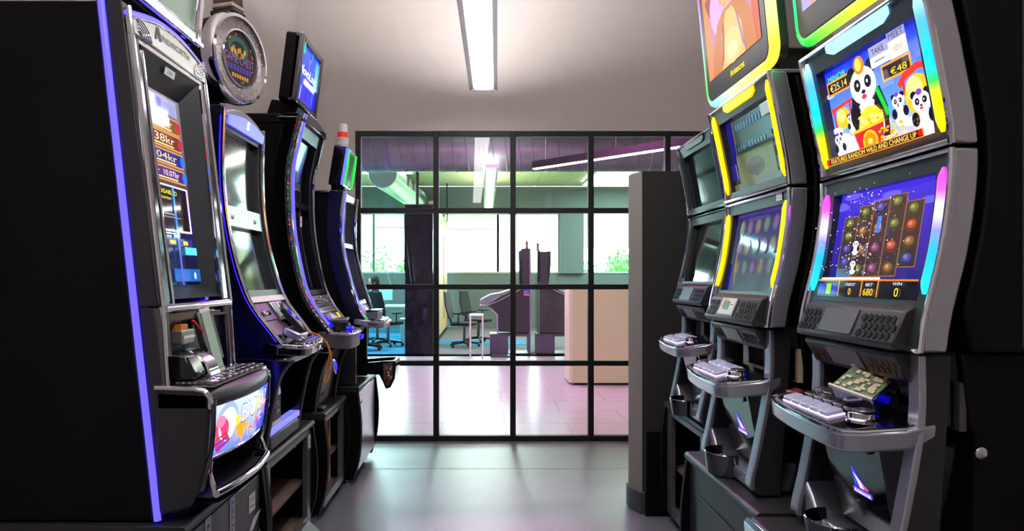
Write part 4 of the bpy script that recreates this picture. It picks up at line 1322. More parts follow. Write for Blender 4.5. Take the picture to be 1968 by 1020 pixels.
RING3 = [(0, (255, 230, 60)), (.3, (0, 200, 255)), (.45, (0, 230, 230)), (.55, (0, 240, 130)), (.64, (20, 225, 20)), (.72, (200, 235, 60)), (.85, (255, 214, 0)), (1, (255, 230, 60))]
topper(R3, 'square lit topper screen with a green and yellow light ring', 1.415, .50, .235, .285, .30, RING3, GEN)
# circuit module lying tilted on the deck of the panda machine
cm = thing('circuit_module', 'open electronics module propped on the button deck of the panda machine', 'circuit board', (.955, 1.71, 1.071), RIGHT + .25)
rot = Matrix.Rotation(math.radians(34), 3, 'X') @ Matrix.Rotation(math.radians(10), 3, 'Y')
b_ = M(False).obox((0, 0, .052), (.125, .085, .04), rot).build('module_case', 'dark_chrome', cm, bev=.002)
q = rot @ Vector((0, 0, .0225))
M(False).obox((q.x, q.y, q.z + .052), (.118, .08, .003), rot).build('circuit_board', 'pcb_green', b_)
rn = random.Random(2)
ch_ = M(False)
for i in range(26):
    q = rot @ Vector((rn.uniform(-.05, .05), rn.uniform(-.033, .033), .0255))
    ch_.obox((q.x, q.y, q.z + .052), (rn.uniform(.005, .018), rn.uniform(.005, .014), .005), rot)
ch_.build('chips', 'niche_beige', b_)['kind'] = 'stuff'
for sy in (-1, 1):
    q = rot @ Vector((0, sy * .043, .023))
    M(False).obox((q.x, q.y, q.z + .052), (.13, .006, .01), rot).build('rail', 'galvanised', b_)
M(False).tube([(.06, .0, .09), (.10, .01, .10), (.13, .03, .06), (.11, .05, .03)], .004, 6).build('ribbon_cable', 'cable_orange', b_)

# ================================================================== LEFT-HAND MACHINES
GRP = 'slot machines along the left side'
mat('header_silver', (196, 200, 196), 0.28, metal=0.7)
mat('niche_blue', (14, 18, 64), 0.4)
mat('lcd_pale', (176, 204, 184), 0.10, spec=0.8)
mat('sign_face', (150, 140, 140), 0.3, metal=0.6, var=0.12, vscale=30)
# ---------------------------------------------------------------- L1: nearest, tall, blue edge light
L1 = thing('slot_machine', 'tall black slot machine with a blue edge light, nearest on the left', 'slot machine', (-1.30, 2.355, .66), LEFT, GRP)
w = .275
def l1f(z): return lerp(.32, .21, (z - .655) / .935)        # upper face
body = [(-.28, 0), (-.28, 1.588), (.125, 1.588), (.30, .012), (.29, 0)]
M().prism(body, -w, w).build('body', 'black_body', L1, bev=.006)
for s in (-1, 1):
    pts = [(s * (w + .004), .135, 1.59), (s * (w + .004), .308, .004)]
    M().prism([(.118, 1.59), (.148, 1.59), (.323, .0), (.290, .0)], s * w - (.002 if s < 0 else -.0005), s * w + (-.0005 if s < 0 else .002)).build('strip_backing', 'niche_blue', L1)
    M().tube(pts, .0105, 8).build('light_strip', 'led_blue', L1)
    # dark side trim ahead of the strip
    M().prism([(.148, 1.588), (l1f(1.588) - .012, 1.588), (l1f(.655) - .012, .655), (.250, .655)], s * w - (.004 if s < 0 else .03), s * w + (.03 if s < 0 else .004)).build('side_trim', 'dark_grey', L1, bev=.004)
    M().prism([(.252, .65), (.30, .65), (.322, .40), (.33, .02), (.318, .02)], s * w - (.003 if s < 0 else .03), s * w + (.03 if s < 0 else .003)).build('lower_trim', 'dark_grey', L1, bev=.004)
FP = Plane(-w, w, .32, .655, .21, 1.59)
# chrome posts left and right of the screen
for s in (-1, 1):
    x = s * (w - .032)
    m = M()
    pprism(m, FP, [(0 if s < 0 else FP.W, .0), (.06 if s < 0 else FP.W - .075, .0), (.05 if s < 0 else FP.W - .05, FP.H - .02), (0 if s < 0 else FP.W, FP.H - .02)], -.045, .004)
    m.build('chrome_post', 'dark_chrome', L1, bev=.012, seg=3)
    m = M().tube([FP(w + s * (w - .004), v, .004) for v in (0, FP.H * .5, FP.H - .02)], .008, 8).build('post_edge', 'chrome', L1)
    M().tube([FP(w + s * (w - ((.063 if s < 0 else .078) if v < .4 else .052)), v, .004) for v in (0, FP.H - .14)], .006, 8).build('post_edge', 'chrome', L1)
# recessed screen and sloping inner bezel
iw0, iw1, iv0, iv1 = .06, FP.W - .06, .05, FP.H - .17
m = M()
o_, i_ = [(iw0, iv0 - .03), (iw1, iv0 - .03), (iw1, iv1 + .05), (iw0, iv1 + .05)], [(iw0 + .012, iv0 + .02), (iw1 - .055, iv0 + .02), (iw1 - .055, iv1 - .03), (iw0 + .012, iv1 - .03)]
m.add([FP(u, v, .0) for u, v in o_] + [FP(u, v, -.06) for u, v in i_], [(i, (i + 1) % 4, (i + 1) % 4 + 4, i + 4) for i in range(4)])
m.build('bezel', 'bezel_grey', L1, smooth=0)
S = Plane(-w + iw0 + .010, -w + iw1 - .053, FP(0, iv0 + .018, -.061)[1], FP(0, iv0 + .018, -.061)[2], FP(0, iv1 - .028, -.061)[1], FP(0, iv1 - .028, -.061)[2])
scn = pbox(M(), S, 0, 0, S.W, S.H, -.02, 0).build('screen', 'screen_off', L1)
A1 = [('g', 0, .42, 1, 1, (60, 30, 40), (120, 110, 130)), ('g', 0, 0, 1, .42, (10, 14, 30), (34, 30, 90)),
      ('r', .04, .90, .92, .985, (150, 150, 180)), ('r', .30, .90, .48, .975, (226, 224, 226)), ('r', .52, .905, .60, .97, (110, 110, 200)), ('r', .64, .905, .88, .96, (140, 140, 190))]
for i, (y0, y1, c, tc, tx) in enumerate(((.80, .885, (120, 74, 40), (250, 190, 150), '14.04kr'), (.71, .795, (104, 50, 40), (255, 206, 170), '28.38kr'), (.62, .70, (40, 40, 120), (244, 196, 130), '70.04kr'), (.535, .61, (70, 34, 110), (250, 220, 220), '5.07kr  10.07kr'))):
    A1 += [('r', .03, y0, .92, y1, (200, 140, 60)), ('r', .045, y0 + .008, .90, y1 - .008, c), ('t', tx, .10, y0 + .028, .68, y1 - y0 - .045, tc), ('r', .3, y0 + .012, .75, y0 + .02, (230, 200, 120)),
           ('e', .90, (y0 + y1) / 2, .05, .03, (180, 40, 60) if i < 2 else (40, 110, 220))]
A1 += [('r', .03, .275, .92, .515, (210, 200, 215)), ('r', .06, .285, .88, .505, (34, 20, 34)), ('t', 'PLAY DISABLED', .12, .465, .55, .022, (235, 225, 40)), ('t', 'Call Attendant', .24, .438, .3, .016, (225, 215, 60)),
       ('r', .2, .36, .6, .366, (150, 140, 150)), ('r', .16, .345, .7, .351, (130, 120, 130)), ('r', .28, .26, .6, .266, (90, 90, 130)),
       ('r', .05, .20, .88, .24, (50, 44, 120)), ('r', .12, .21, .22, .23, (230, 190, 60)), ('r', .40, .21, .52, .23, (230, 190, 60)), ('r', .68, .21, .78, .23, (230, 190, 60)),
       ('r', .70, .16, .96, .20, (90, 200, 230)), ('r', .42, .02, .98, .085, (30, 90, 170)), ('e', .86, .05, .025, .018, (220, 230, 255)), ('g', .56, .0, .60, .5, (80, 60, 220), (60, 150, 230))]
art('screen_image', scn, S, A1, 'lit_screen')
# green-grey fascia above the screen and silver header with lettering
pbox(M(), FP, iw0 - .02, iv1 + .05, iw1 + .02, iv1 + .068, -.02, .004).build('fascia_lip', 'chrome', L1)
H0 = iv1 + .066
arch = [(.0, H0)] + [(FP.W, H0)] + [(lerp(FP.W, 0, k / 14), H0 + .055 + .05 * math.sin(math.pi * k / 14)) for k in range(15)]
pprism(M(), FP, arch, -.05, .010).build('header', 'header_silver', L1, bev=.006)
HPn = Plane(-w, w, *FP(0, H0)[1:], *FP(0, H0 + .1)[1:])
art('maker_lettering', L1, HPn, [('t', 'AINSWORTH', .30, .42, .44, .24, (70, 70, 76)), ('p', [(.26, .35), (.30, .80), (.33, .80), (.345, .35), (.32, .35), (.313, .55), (.29, .5), (.285, .35)], (56, 56, 62))], 'printed', o=.0115)
for s in (-1, 1):
    g = thing('tmp', None, None)
    bpy.data.objects.remove(g)
    for k in range(5):
        r = .016 + k * .010
        cx = .03 if s < 0 else FP.W - .03
        pts = [FP(cx + (-s) * r * math.cos(a) * 1.4, H0 + .004 + r * math.sin(a), .013) for a in [math.pi * .5 * j / 6 for j in range(7)]]
        M().tube(pts, .0038, 6).build('speaker_rib', 'chrome', L1)
M().tube([FP(lerp(0, FP.W, k / 20), H0 + .060 + .05 * math.sin(math.pi * k / 20), -.002) for k in range(21)], .013, 8).build('arch_light', 'led_blue', L1)
M().tube([FP(lerp(0, FP.W, k / 20), H0 + .048 + .05 * math.sin(math.pi * k / 20), .010) for k in range(21)], .005, 8).build('arch_trim', 'chrome', L1)
sticker(L1, -.045, .03, FP(0, iv1 + .012)[2], FP(0, iv1 + .037)[2], FP(0, iv1 + .012, -.012)[1], [('t', '200', .25, .25, .5, .5, (90, 80, 100))], FP(0, iv1 + .037, -.004)[1])
# topper: framed screen on top, leaning out
TP1 = Plane(-w, w, .20, 1.625, .235, 2.05)
tb = pbox(M(), TP1, 0, 0, TP1.W, TP1.H, -.12, -.03).build('topper_box', 'black_body', L1)
m = M(); pring(m, TP1, (.05, .05, .05, .04), -.03, .012)
for nm, a in (('topper_frame', (0, 0, .05, TP1.H)), ('topper_frame', (TP1.W - .05, 0, TP1.W, TP1.H)), ('topper_frame', (.05, 0, TP1.W - .05, .05))):
    pbox(M(), TP1, a[0], a[1], a[2], a[3], -.03, .012).build(nm, 'chrome', tb, bev=.01)
rv = M()
for k in range(15):
    pbox(rv, TP1, .01 + k * .037, .006, .036 + k * .037, .018, .012, .017)
rv.build('frame_beads', 'chrome', tb)['kind'] = 'stuff'
pbox(M(), TP1, .05, .05, TP1.W - .05, TP1.H, -.03, -.012).build('topper_screen', 'lcd_pale', tb)
# joint bar, niche and deck
M().tube([(-w + .01, .318, .648), (w - .01, .318, .648)], .016, 10).build('joint_bar', 'chrome', L1)
M().box(-w + .03, .22, .602, w - .03, .325, .632).build('niche_header', 'dark_chrome', L1, bev=.006)
M().box(w - .09, .30, .615, w - .05, .333, .648).build('key_switch', 'dark_chrome', L1, bev=.004)
m = M()
m.box(-w + .035, .30, .43, w - .035, .304, .60)
m.build('niche_back', 'niche_blue', L1)
for s in (-1, 1):
    M().prism([(.30, .40), (.338, .40), (.322, .655), (.27, .655)], s * w - (.0 if s < 0 else .045), s * w + (.045 if s < 0 else 0)).build('niche_post', 'dark_chrome', L1, bev=.008)
    M().tube([(s * (w - .002), .338, .40), (s * (w - .002), .322, .655)], .006, 8).build('niche_edge', 'chrome', L1)
# things in the niche
pn = M().box(-.19, .305, .53, -.10, .345, .575).build('ticket_printer', 'galvanised', L1, bev=.004)
M().box(-.18, .305, .575, -.13, .335, .592).build('printer_guide', 'cable_orange', pn)
M().box(-.185, .3455, .548, -.105, .348, .556).build('paper_slot', 'white_label', pn)
ba = M().prism([(.305, .42), (.40, .425), (.405, .44), (.375, .50), (.305, .51)], -.235, -.15).build('bill_acceptor', 'black_gloss', L1, bev=.008)
M().prism([(.305, .41), (.42, .415), (.40, .47), (.35, .505), (.305, .51)], -.145, -.06).build('acceptor_bezel', 'chrome', L1, bev=.006)
for k in range(4):
    M().box(-.24, .345 + k * .018, .413, -.11, .356 + k * .018, .419).build('grille_bar', 'galvanised', L1)
M().tube([(-.08, .33, .60), (-.03, .34, .56), (.0, .33, .52)], .005, 6).build('wire', 'cable_red', L1)
M().tube([(-.04, .35, .52), (-.01, .36, .47), (.02, .36, .44)], .004, 6).build('wire', 'cable_black', L1)
# deck with rounded front
def l1front(x): return .470 + .035 * (1 - (x / w) ** 2)
n = 16
xs = [lerp(-w - .004, w + .004, i / n) for i in range(n + 1)]
def ring(x):
    f = l1front(x)
    return [(.30, .408), (f - .05, .404), (f - .02, .398), (f - .004, .380), (f, .362), (f - .006, .345), (.30, .345)]
m = M()
vs = []
for x in xs: vs += [(x, p[0], p[1]) for p in ring(x)]
fc = [(i * 7 + j, i * 7 + (j + 1) % 7, i * 7 + 7 + (j + 1) % 7, i * 7 + 7 + j) for i in range(n) for j in range(7)] + [tuple(range(7)), tuple(range(n * 7, n * 7 + 7))]
dk1 = m.add(vs, fc).build('button_deck', 'dark_grey', L1, smooth=50)
M().tube([(-w - .004, p[0], p[1]) for p in ring(-w)[:6]], .008, 8).build('deck_corner', 'chrome', dk1)
M().tube([(w + .004, p[0], p[1]) for p in ring(w)[:6]], .008, 8).build('deck_corner', 'chrome', dk1)
M().box(-w + .02, .335, .4055, w - .02, .47, .4085).build('deck_plate', 'dark_silver', dk1)
B0 = M().box(-.021, -.013, 0, .021, .013, .012).build('button', 'button_dark', dk1, bev=.003)
k = 0
for r, f in enumerate((.45, .416, .382)):
    for i in range(9 if r < 2 else 4):
        x = -w + .06 + i * .054 + r * .01
        if r == 2: x = .06 + i * .05
        o = B0 if k == 0 else dup(B0, dk1)
        o.location = (x, -f, .4086)
        k += 1
M().box(.12, .345, .4087, .18, .372, .412).build('blue_button', 'blue_glow', dk1)
for k in range(4):
    M().tube([(-.2 + k * .05, .36, .415), (-.05 + k * .06, .39, .418), (.06 + k * .04, .365, .415)], .004, 6).build('loose_lead', 'galvanised', dk1)
# side cheeks of the bulging lower front
ck = [(.30, .40), (l1front(w) - .004, .392), (.466, .35), (.455, .20), (.437, .10), (.40, .04), (.36, .026), (.30, .02)]
for s in (-1, 1):
    M().prism(ck, s * w - (.004 if s < 0 else .03), s * w + (.03 if s < 0 else .004)).build('side_cheek', 'dark_grey', L1, bev=.010, seg=3)
    M().tube([(s * (w - .012), q[0] + .004, q[1]) for q in spline([(.470, .37), (.462, .22), (.430, .09)], 12)], .007, 8).build('cheek_edge', 'dark_chrome', L1)
# curved lit belly picture
class Bow(Plane):
    def __call__(s, u, v, o=0.0):
        p = Plane.__call__(s, u, v, o)
        return (p[0], p[1] + .030 * (1 - ((u - s.W / 2) / (s.W / 2)) ** 2), p[2])
BP = Bow(-w + .02, w - .02, .447, .185, .468, .345)
m = M()
n = 14
m.add([BP(BP.W * i / n, v, .0) for i in range(n + 1) for v in (0, BP.H)] + [BP(BP.W * i / n, v, -.03) for i in range(n + 1) for v in (0, BP.H)],
      [(2 * i, 2 * i + 2, 2 * i + 3, 2 * i + 1) for i in range(n)] + [(2 * n + 2 + 2 * i, 2 * n + 3 + 2 * i, 2 * n + 5 + 2 * i, 2 * n + 4 + 2 * i) for i in range(n)] + [(2 * i, 2 * n + 2 + 2 * i, 2 * n + 4 + 2 * i, 2 * i + 2) for i in range(n)])
bel = m.build('belly_display', 'screen_off', L1)
BA = []
for i in range(14):
    BA.append(('g', i / 14, 0, (i + 1) / 14, 1, (90, 120, 235) if i < 10 else (50, 80, 220), (190, 205, 250) if i < 9 else (90, 110, 240)))
BA += [('e', .16, .60, .13, .42, (150, 165, 190)), ('e', .17, .56, .105, .34, (225, 232, 250)), ('e', .10, .46, .085, .26, (232, 60, 110)), ('e', .085, .66, .05, .12, (240, 120, 150)),
       ('p', [(.02, .32), (.16, .42), (.22, .22), (.08, .04)], (226, 40, 50)), ('p', [(.03, .24), (.17, .33), (.18, .29), (.04, .19)], (50, 60, 190)), ('p', [(.05, .13), (.19, .24), (.2, .2), (.07, .09)], (50, 60, 190)),
       ('p', [(.26, .42), (.40, .60), (.46, .30), (.42, .32), (.38, .06), (.34, .26), (.28, .12), (.30, .32)], (250, 150, 20)), ('e', .29, .58, .035, .10, (250, 226, 40)),
       ('p', [(.62, .98), (.68, .98), (.62, .50), (.56, .44)], (250, 190, 40)), ('p', [(.84, .70), (1, .62), (.9, .42), (.93, .30), (.84, .42)], (250, 130, 20)), ('r', .95, .0, 1, .6, (30, 50, 190)),
       ('t', 'BIG', .33, .46, .26, .42, (60, 70, 140), .04), ('t', 'BIG', .335, .49, .245, .37, (215, 225, 250), .04), ('t', 'BAD', .635, .55, .26, .40, (70, 80, 150), .02), ('t', 'BAD', .64, .58, .245, .35, (220, 220, 245), .02),
       ('t', 'HUFF', .47, .12, .30, .30, (240, 210, 90), .05), ('t', 'HUFF', .478, .14, .285, .26, (200, 40, 70), .05)]
art('belly_image', bel, BP, BA, 'lit_screen', o=.0015)
# coin tray with a bowed chrome lip
tw = w - .03
lip = [(x, l1front(x) - .015 + .01, .075) for x in [lerp(-tw, tw, i / 16) for i in range(17)]]
tr = M()
tr.add([(-tw, .33, .07), (tw, .33, .07)] + [(p[0], p[1], .06) for p in reversed(lip)], [tuple(range(19))])
tr.add([(-tw, .33, .05), (tw, .33, .05)] + [(p[0], p[1], .045) for p in reversed(lip)], [tuple(range(19))])
tr.box(-tw, .325, .05, tw, .332, .19)
tr.build('coin_tray', 'dark_grey', L1, smooth=0)
M().tube(lip, .013, 10).build('tray_lip', 'chrome', L1)
for s in (-1, 1):
    M().tube([(s * tw, .455, .185), (s * (tw - .004), .450, .14), (s * tw, .47, .078)], .008, 8).build('tray_arm', 'chrome', L1)
M().tube([(.05, .40, .175), (.16, .44, .12), (tw, .47, .08)], .007, 8).build('tray_brace', 'dark_chrome', L1)
M().tube([BP(BP.W * i / 14, -.004, .002) for i in range(15)], .005, 8).build('belly_trim', 'chrome', L1)

# leaning display unit on its deck
du = thing('display_unit', 'perforated metal display unit leaning upright on the deck of the nearest left machine', 'electronics', (-.915, 2.355, 1.071), LEFT - .55)
rot = Matrix.Rotation(math.radians(-10), 3, 'X') @ Matrix.Rotation(math.radians(-10), 3, 'Y')
def unit(m, c, s):
    q = rot @ Vector(c)
    return m.obox((q.x, q.y, q.z + .010), s, rot)
ub = unit(M(False), (0, .014, .110), (.05, .035, .205)).build('unit_case', 'galvanised', du, bev=.002)
unit(M(False), (.004, -.0055, .110), (.034, .004, .195)).build('unit_screen', 'lcd_pale', ub)
hl = M(False)
for i in range(17):
    unit(hl, (-.0252, .008 + (i % 2) * .012, .02 + i * .0115), (.001, .004, .004))
hl.build('perforations', 'black_body', ub)['kind'] = 'stuff'
for z in (.005, .216):
    unit(M(False), (.004, -.002, z), (.04, .006, .014)).build('bracket', 'white_label', ub)
unit(M(False), (.03, .012, .120), (.008, .03, .16)).build('side_rail', 'silver_paint', ub)

# ---------------------------------------------------------------- curved machines of the left row
def left_machine(label, yc, z0, w, pts, spec):
    """pts: (world z, f) of the front edge; everything else is told in world heights"""
    t = thing('slot_machine', label, 'slot machine', (-1.30, yc, z0), LEFT, GRP)
    F0 = profile(pts)
    F = lambda z: F0(z + z0)
    ztop = pts[-1][0] - z0
    zc = spec['deck_z'] - z0             # deck height
    zs_ = spec['screens'][0][0] - z0     # lower edge of the screens
    # body behind the face
    n = 14
    poly = [(-.28, 0), (-.28, ztop - .01)] + [(F(z) - .05, z) for z in [lerp(ztop - .01, zc - .02, i / n) for i in range(n + 1)]]
    poly += [(F(zc) - .10, zc - .07), (.20, zc - .30), (.20, .0)]
    M().prism(poly, -w + spec.get('inset', .012), w - .012).build('body', spec.get('body', 'black_body'), t, bev=.006)
    # side wings: the curved edge panels, from the top right down to the deck
    zz = [lerp(zc + .02, ztop, i / 34) for i in range(35)]
    for s in (-1, 1):
        wing = [(F(z) - .10, z) for z in zz] + [(F(z) - .008, z) for z in reversed(zz)]
        M().prism(wing, s * w - (.012 if s > 0 else 0), s * w + (0 if s > 0 else .012)).build('side_wing', spec['wing'], t, bev=.003)
        M().tube([(s * (w - .008), F(z) - .002, z) for z in zz], spec.get('edge_r', .011), 8).build('edge_trim', spec['edge'], t)
        if spec.get('strip') and s < 0:
            st = spec['strip']
            M().tube([(s * (w - (.042 if spec.get('strip2') else .034)), F(z) + .002, z) for z in zz[1:]], .013, 10).build('light_strip', st, t)
        if spec.get('strip2') and s < 0:
            M().tube([(s * (w - .006), F(z) - .014, z) for z in zz], .019, 10).build('iridescent_strip', 'iridescent', t)  # chrome edge, its rainbow reflections put into the material
    # face: bezels around each screen
    mi = spec['margin']
    zlist = [(a - z0, b - z0) for a, b in spec['screens']]
    bz = M()
    edges = [zc + .16 if False else zlist[0][0] - .03] + [v for ab in zlist for v in ab] + [ztop - .005]
    sl = M()
    slab(sl, F, -w + .012, -w + mi, zlist[0][0] - .03, ztop - .005, -.012, .05)
    sl.build('bezel_side', spec['bezel'], t)
    sl = M()
    slab(sl, F, w - mi, w - .012, zlist[0][0] - .03, ztop - .005, -.012, .05)
    sl.build('bezel_side', spec['bezel'], t)
    bars = [(zlist[0][0] - .03, zlist[0][0])] + [(a[1], b[0]) for a, b in zip(zlist[:-1], zlist[1:])] + [(zlist[-1][1], ztop - .005)]
    for k, (a, b) in enumerate(bars):
        mt = spec['bar'] if 0 < k < len(bars) - 1 else spec['bezel']
        if k == len(bars) - 1 and spec.get('head'): mt = spec['head']
        slab(M(), F, -w + mi, w - mi, a, b, -.010, .05, 4).build('cross_bar', mt, t)
    for a, b in zlist:
        S = Plane(-w + mi - .002, w - mi + .002, F(a) - .045, a, F(b) - .045, b)
        # follow the curve with a bent sheet
        slab(M(), F, -w + mi - .002, w - mi + .002, a, b, -.040, .012, 8).build('screen', spec['screen'], t)
        pring(M(), S, (0, 0, 0, 0), 0, 0)
    # control slope between the screens and the deck
    CPl = Plane(-w + .02, w - .02, F(zc + .015) - .012, zc + .015, F(zlist[0][0] - .03) - .012, zlist[0][0] - .03)
    pbox(M(), CPl, 0, 0, CPl.W, CPl.H, -.03, -.006).build('control_slope', spec['slope'], t)
    # deck lip
    fd = spec['deck_f']
    ol = [(-w, F(zc) - .10)] + spline([(-w - .004, F(zc) - .03), (-w + .015, fd - .085), (-w + .07, fd - .030), (-w + .15, fd - .006), (0, fd), (w - .15, fd - .006), (w - .07, fd - .030), (w - .015, fd - .085), (w + .004, F(zc) - .03)], 32) + [(w, F(zc) - .10)]
    n = len(ol)
    tilt = lambda f: zc + .012 - (f - F(zc)) * .18
    dk = M().add([(x, f, tilt(f)) for x, f in ol] + [(x * .99, f - .006, tilt(f) - spec.get('deck_t', .045)) for x, f in ol], [tuple(range(n)), tuple(range(n, 2 * n))] + [(i, (i + 1) % n, (i + 1) % n + n, i + n) for i in range(n)]).build('button_deck', spec['deck'], t, bev=.008, seg=3)
    M().tube([(x * .995, f - .002, tilt(f) - .004) for x, f in ol[1:-1]], .010, 8).build('deck_rim', spec['rim'], dk)
    b0 = None
    for r in range(2):
        for i in range(6):
            x = -w + .11 + i * (2 * w - .22) / 5
            f = lerp(F(zc), fd, .42 + .30 * r) - .10 * (x / w) ** 2 * .3
            if b0 is None:
                b0 = M().box(-.02, -.013, 0, .02, .013, .012).build('button', 'button_dark', dk, bev=.003)
                o = b0
            else:
                o = dup(b0, dk)
            o.location = (x, -f, tilt(f) + .0005)
            o.rotation_euler = (math.atan(.18), 0, 0)
    return t, F, CPl, dk, zc, tilt

# L2
L2, F2, C2, D2, z2, tl2 = left_machine('slot machine with blue body and a round sign on top, second on the left', 3.275, .62, .275,
    [(1.085, .43), (1.16, .37), (1.308, .265), (1.526, .195), (1.755, .158), (1.95, .150), (2.165, .156)],
    dict(deck_z=1.09, deck_f=.50, screens=[(1.345, 1.64), (1.73, 2.07)], margin=.045, wing='blue_body', body='blue_body', edge='chrome', bezel='bezel_grey', bar='header_silver', screen='screen_haze', slope='mid_grey', deck='dark_chrome', rim='chrome', inset=.034))
M().tube([(-.254, F2(z) - .085, z) for z in [lerp(.46, 1.5, i / 20) for i in range(21)]], .004, 8).build('blue_edge', 'led_hidden_blue', L2)
M().tube([(-.276, F2(z) - .012, z) for z in [lerp(.50, 1.5, i / 20) for i in range(21)]], .0022, 8).build('blue_line', 'led_deep_blue', L2)
# arched silver top with blue light
zt = 2.165 - .62
m = M().prism([(x, zt - .03 + .055 * (1 - (x / .275) ** 2)) for x in [lerp(-.275, .275, i / 16) for i in range(17)]] + [(.275, zt - .05), (-.275, zt - .05)], .06, .162, 'y')
m.build('top_arch', 'silver_paint', L2, bev=.008)
ALP = Plane(-.24, .24, F2(zt - .08) + .003, zt - .075, .166, zt + .0)
pprism(M(), ALP, [(0, 0), (ALP.W, 0)] + [(ALP.W * (1 - k / 14), .042 + .026 * math.sin(math.pi * k / 14)) for k in range(15)], -.004, .008).build('arch_light', 'led_blue_dim', L2, bev=.002)
art('light_mark', L2, ALP, [('r', .47, .3, .53, .8, (220, 225, 255)), ('r', .49, .4, .51, .7, (90, 90, 200))], 'lit_screen', o=.009)
for x0 in (-.235, -.185):
    sticker(L2, x0, x0 + .04, F2(0) * 0 + 1.155, 1.215, F2(1.18) - .036, [('r', .2, .5, .8, .6, (120, 110, 110)), ('r', .2, .3, .7, .38, (140, 130, 130))], bg=(220, 206, 206))
for x in (-.17, .13):
    M().lathe([(0, 0), (.012, 0), (.010, .008), (0, .010)], (x, F2(1.06) - .012, 1.06), 'y', 10).build('bar_screw', 'white_label', L2)
# control slope fittings
pbox(M(), C2, .02, C2.H * .50, .20, C2.H * .82, -.006, .002).build('reader_window', 'niche_blue', L2)
pbox(M(), C2, .05, C2.H * .60, .10, C2.H * .68, .002, .012).build('coin_slot', 'chrome', L2, bev=.003)
pbox(M(), C2, .12, C2.H * .60, .16, C2.H * .68, .002, .012).build('note_slot', 'black_gloss', L2, bev=.003)
for k, (a, mt) in enumerate(((.22, 'lcd_pale'), (.32, 'niche_blue'))):
    fr = pbox(M(), C2, a, C2.H * .45, a + .085, C2.H * .85, -.006, .012).build('panel_meter', 'silver_paint', L2, bev=.003)
    pbox(M(), C2, a + .014, C2.H * .52, a + .07, C2.H * .80, .012, .0135).build('meter_screen', mt, fr)
pbox(M(), C2, .0, C2.H * .88, C2.W, C2.H * 1.0, -.006, .004).build('slope_bar', 'white_label', L2)
for a in (.07, .14):
    pbox(M(), C2, a, C2.H * .10, a + .03, C2.H * .20, -.006, .001).build('socket', 'black_gloss', L2)
# lower front: frame, black opening, ticket unit and lit sill
for s in (-1, 1):
    wg = [(.20, z2 - .04)] + spline([(.46, z2 - .05), (.40, .34), (.36, .16), (.335, .0)], 14) + [(.20, 0)]
    M().prism(wg, s * .275 - (.03 if s > 0 else 0), s * .275 + (0 if s > 0 else .03)).build('lower_wing', 'black_gloss', L2, bev=.006)
    M().tube([(s * .262, q[0] + .002, q[1]) for q in wg[1:-1]], .007, 8).build('wing_edge', 'dark_silver', L2)
M().box(-.245, .22, .0, .245, .35, .075).build('lower_sill', 'dark_grey', L2, bev=.02, seg=3)
M().box(-.24, .30, .076, .24, .352, .105).build('sill_light', 'led_blue_dim', L2, bev=.004)
M().box(-.24, .32, z2 - .08, .24, .425, z2 - .045).build('lower_header', 'silver_paint', L2, bev=.006)
tu = M().prism([(-.20, .10)] + [(-.20, .25)] + [(-.13 - .07 * math.cos(a), .25 + .05 * math.sin(a)) for a in [math.pi * k / 8 for k in range(1, 8)]] + [(-.06, .25), (-.06, .10)], .28, .345, 'y').build('ticket_unit', 'silver_paint', L2, bev=.005)
TU = Plane(-.19, -.07, .3455, .13, .3455, .24)
art('ticket_screen', tu, TU, [('r', 0, 0, 1, 1, (40, 36, 50)), ('t', 'NMS', .1, .5, .7, .3, (150, 150, 170)), ('p', [(.5, .2), (.95, .35), (.55, .45)], (150, 150, 165))], 'printed')
M().box(-.24, .205, .105, .24, .215, z2 - .08).build('lower_back', 'black_body', L2)
# loose display module and card box on the deck
lm_ = thing('display_module', 'small grey screen module lying on the deck under the round sign', 'electronics', (-.875, 3.17, .62 + tl2(.42) + .004), LEFT)
rot = Matrix.Rotation(math.radians(24), 3, 'X')
c_ = M(False).obox((0, 0, .038), (.14, .085, .035), rot).build('module_case', 'silver_paint', lm_, bev=.005)
q = rot @ Vector((0.012, 0, .0185))
M(False).obox((q.x, q.y, q.z + .038), (.10, .066, .002), rot).build('module_screen', 'screen_haze', c_)
cbx = thing('board_box', 'dark printed circuit box propped behind the small screen module', 'electronics', (-.955, 3.38, .62 + tl2(.36) + .004), LEFT + .2)
rot = Matrix.Rotation(math.radians(50), 3, 'X') @ Matrix.Rotation(math.radians(16), 3, 'Z')
c_ = M(False).obox((0, 0, .085), (.13, .16, .03), rot).build('board_case', 'dark_grey', cbx, bev=.003)
q = rot @ Vector((0, 0, .0165))
M(False).obox((q.x, q.y, q.z + .085), (.11, .14, .002), rot).build('board', 'pcb_green', c_)
for i in range(3):
    q = rot @ Vector((-.03 + .03 * i, .04 - .03 * i, .02))
    M(False).obox((q.x, q.y, q.z + .085), (.03, .03, .008), rot).build('component', 'white_label' if i % 2 else 'blue_glow', c_)
q = rot @ Vector((.0685, 0, 0))
M(False).obox((q.x, q.y, q.z + .085), (.008, .165, .034), rot).build('side_rail', 'galvanised', c_)
cbl = M(False).tube(spline([(-.93, 3.52, 1.13), (-.85, 3.55, 1.10), (-.80, 3.56, 1.02), (-.80, 3.55, .92), (-.815, 3.52, .86), (-.83, 3.56, .90), (-.81, 3.58, 1.0), (-.83, 3.60, 1.07)], 40), .0035, 6).build('dangling_cable', 'cable_orange')
tag(cbl, 'thin orange and black cable looping down from the deck under the round sign', 'cable')
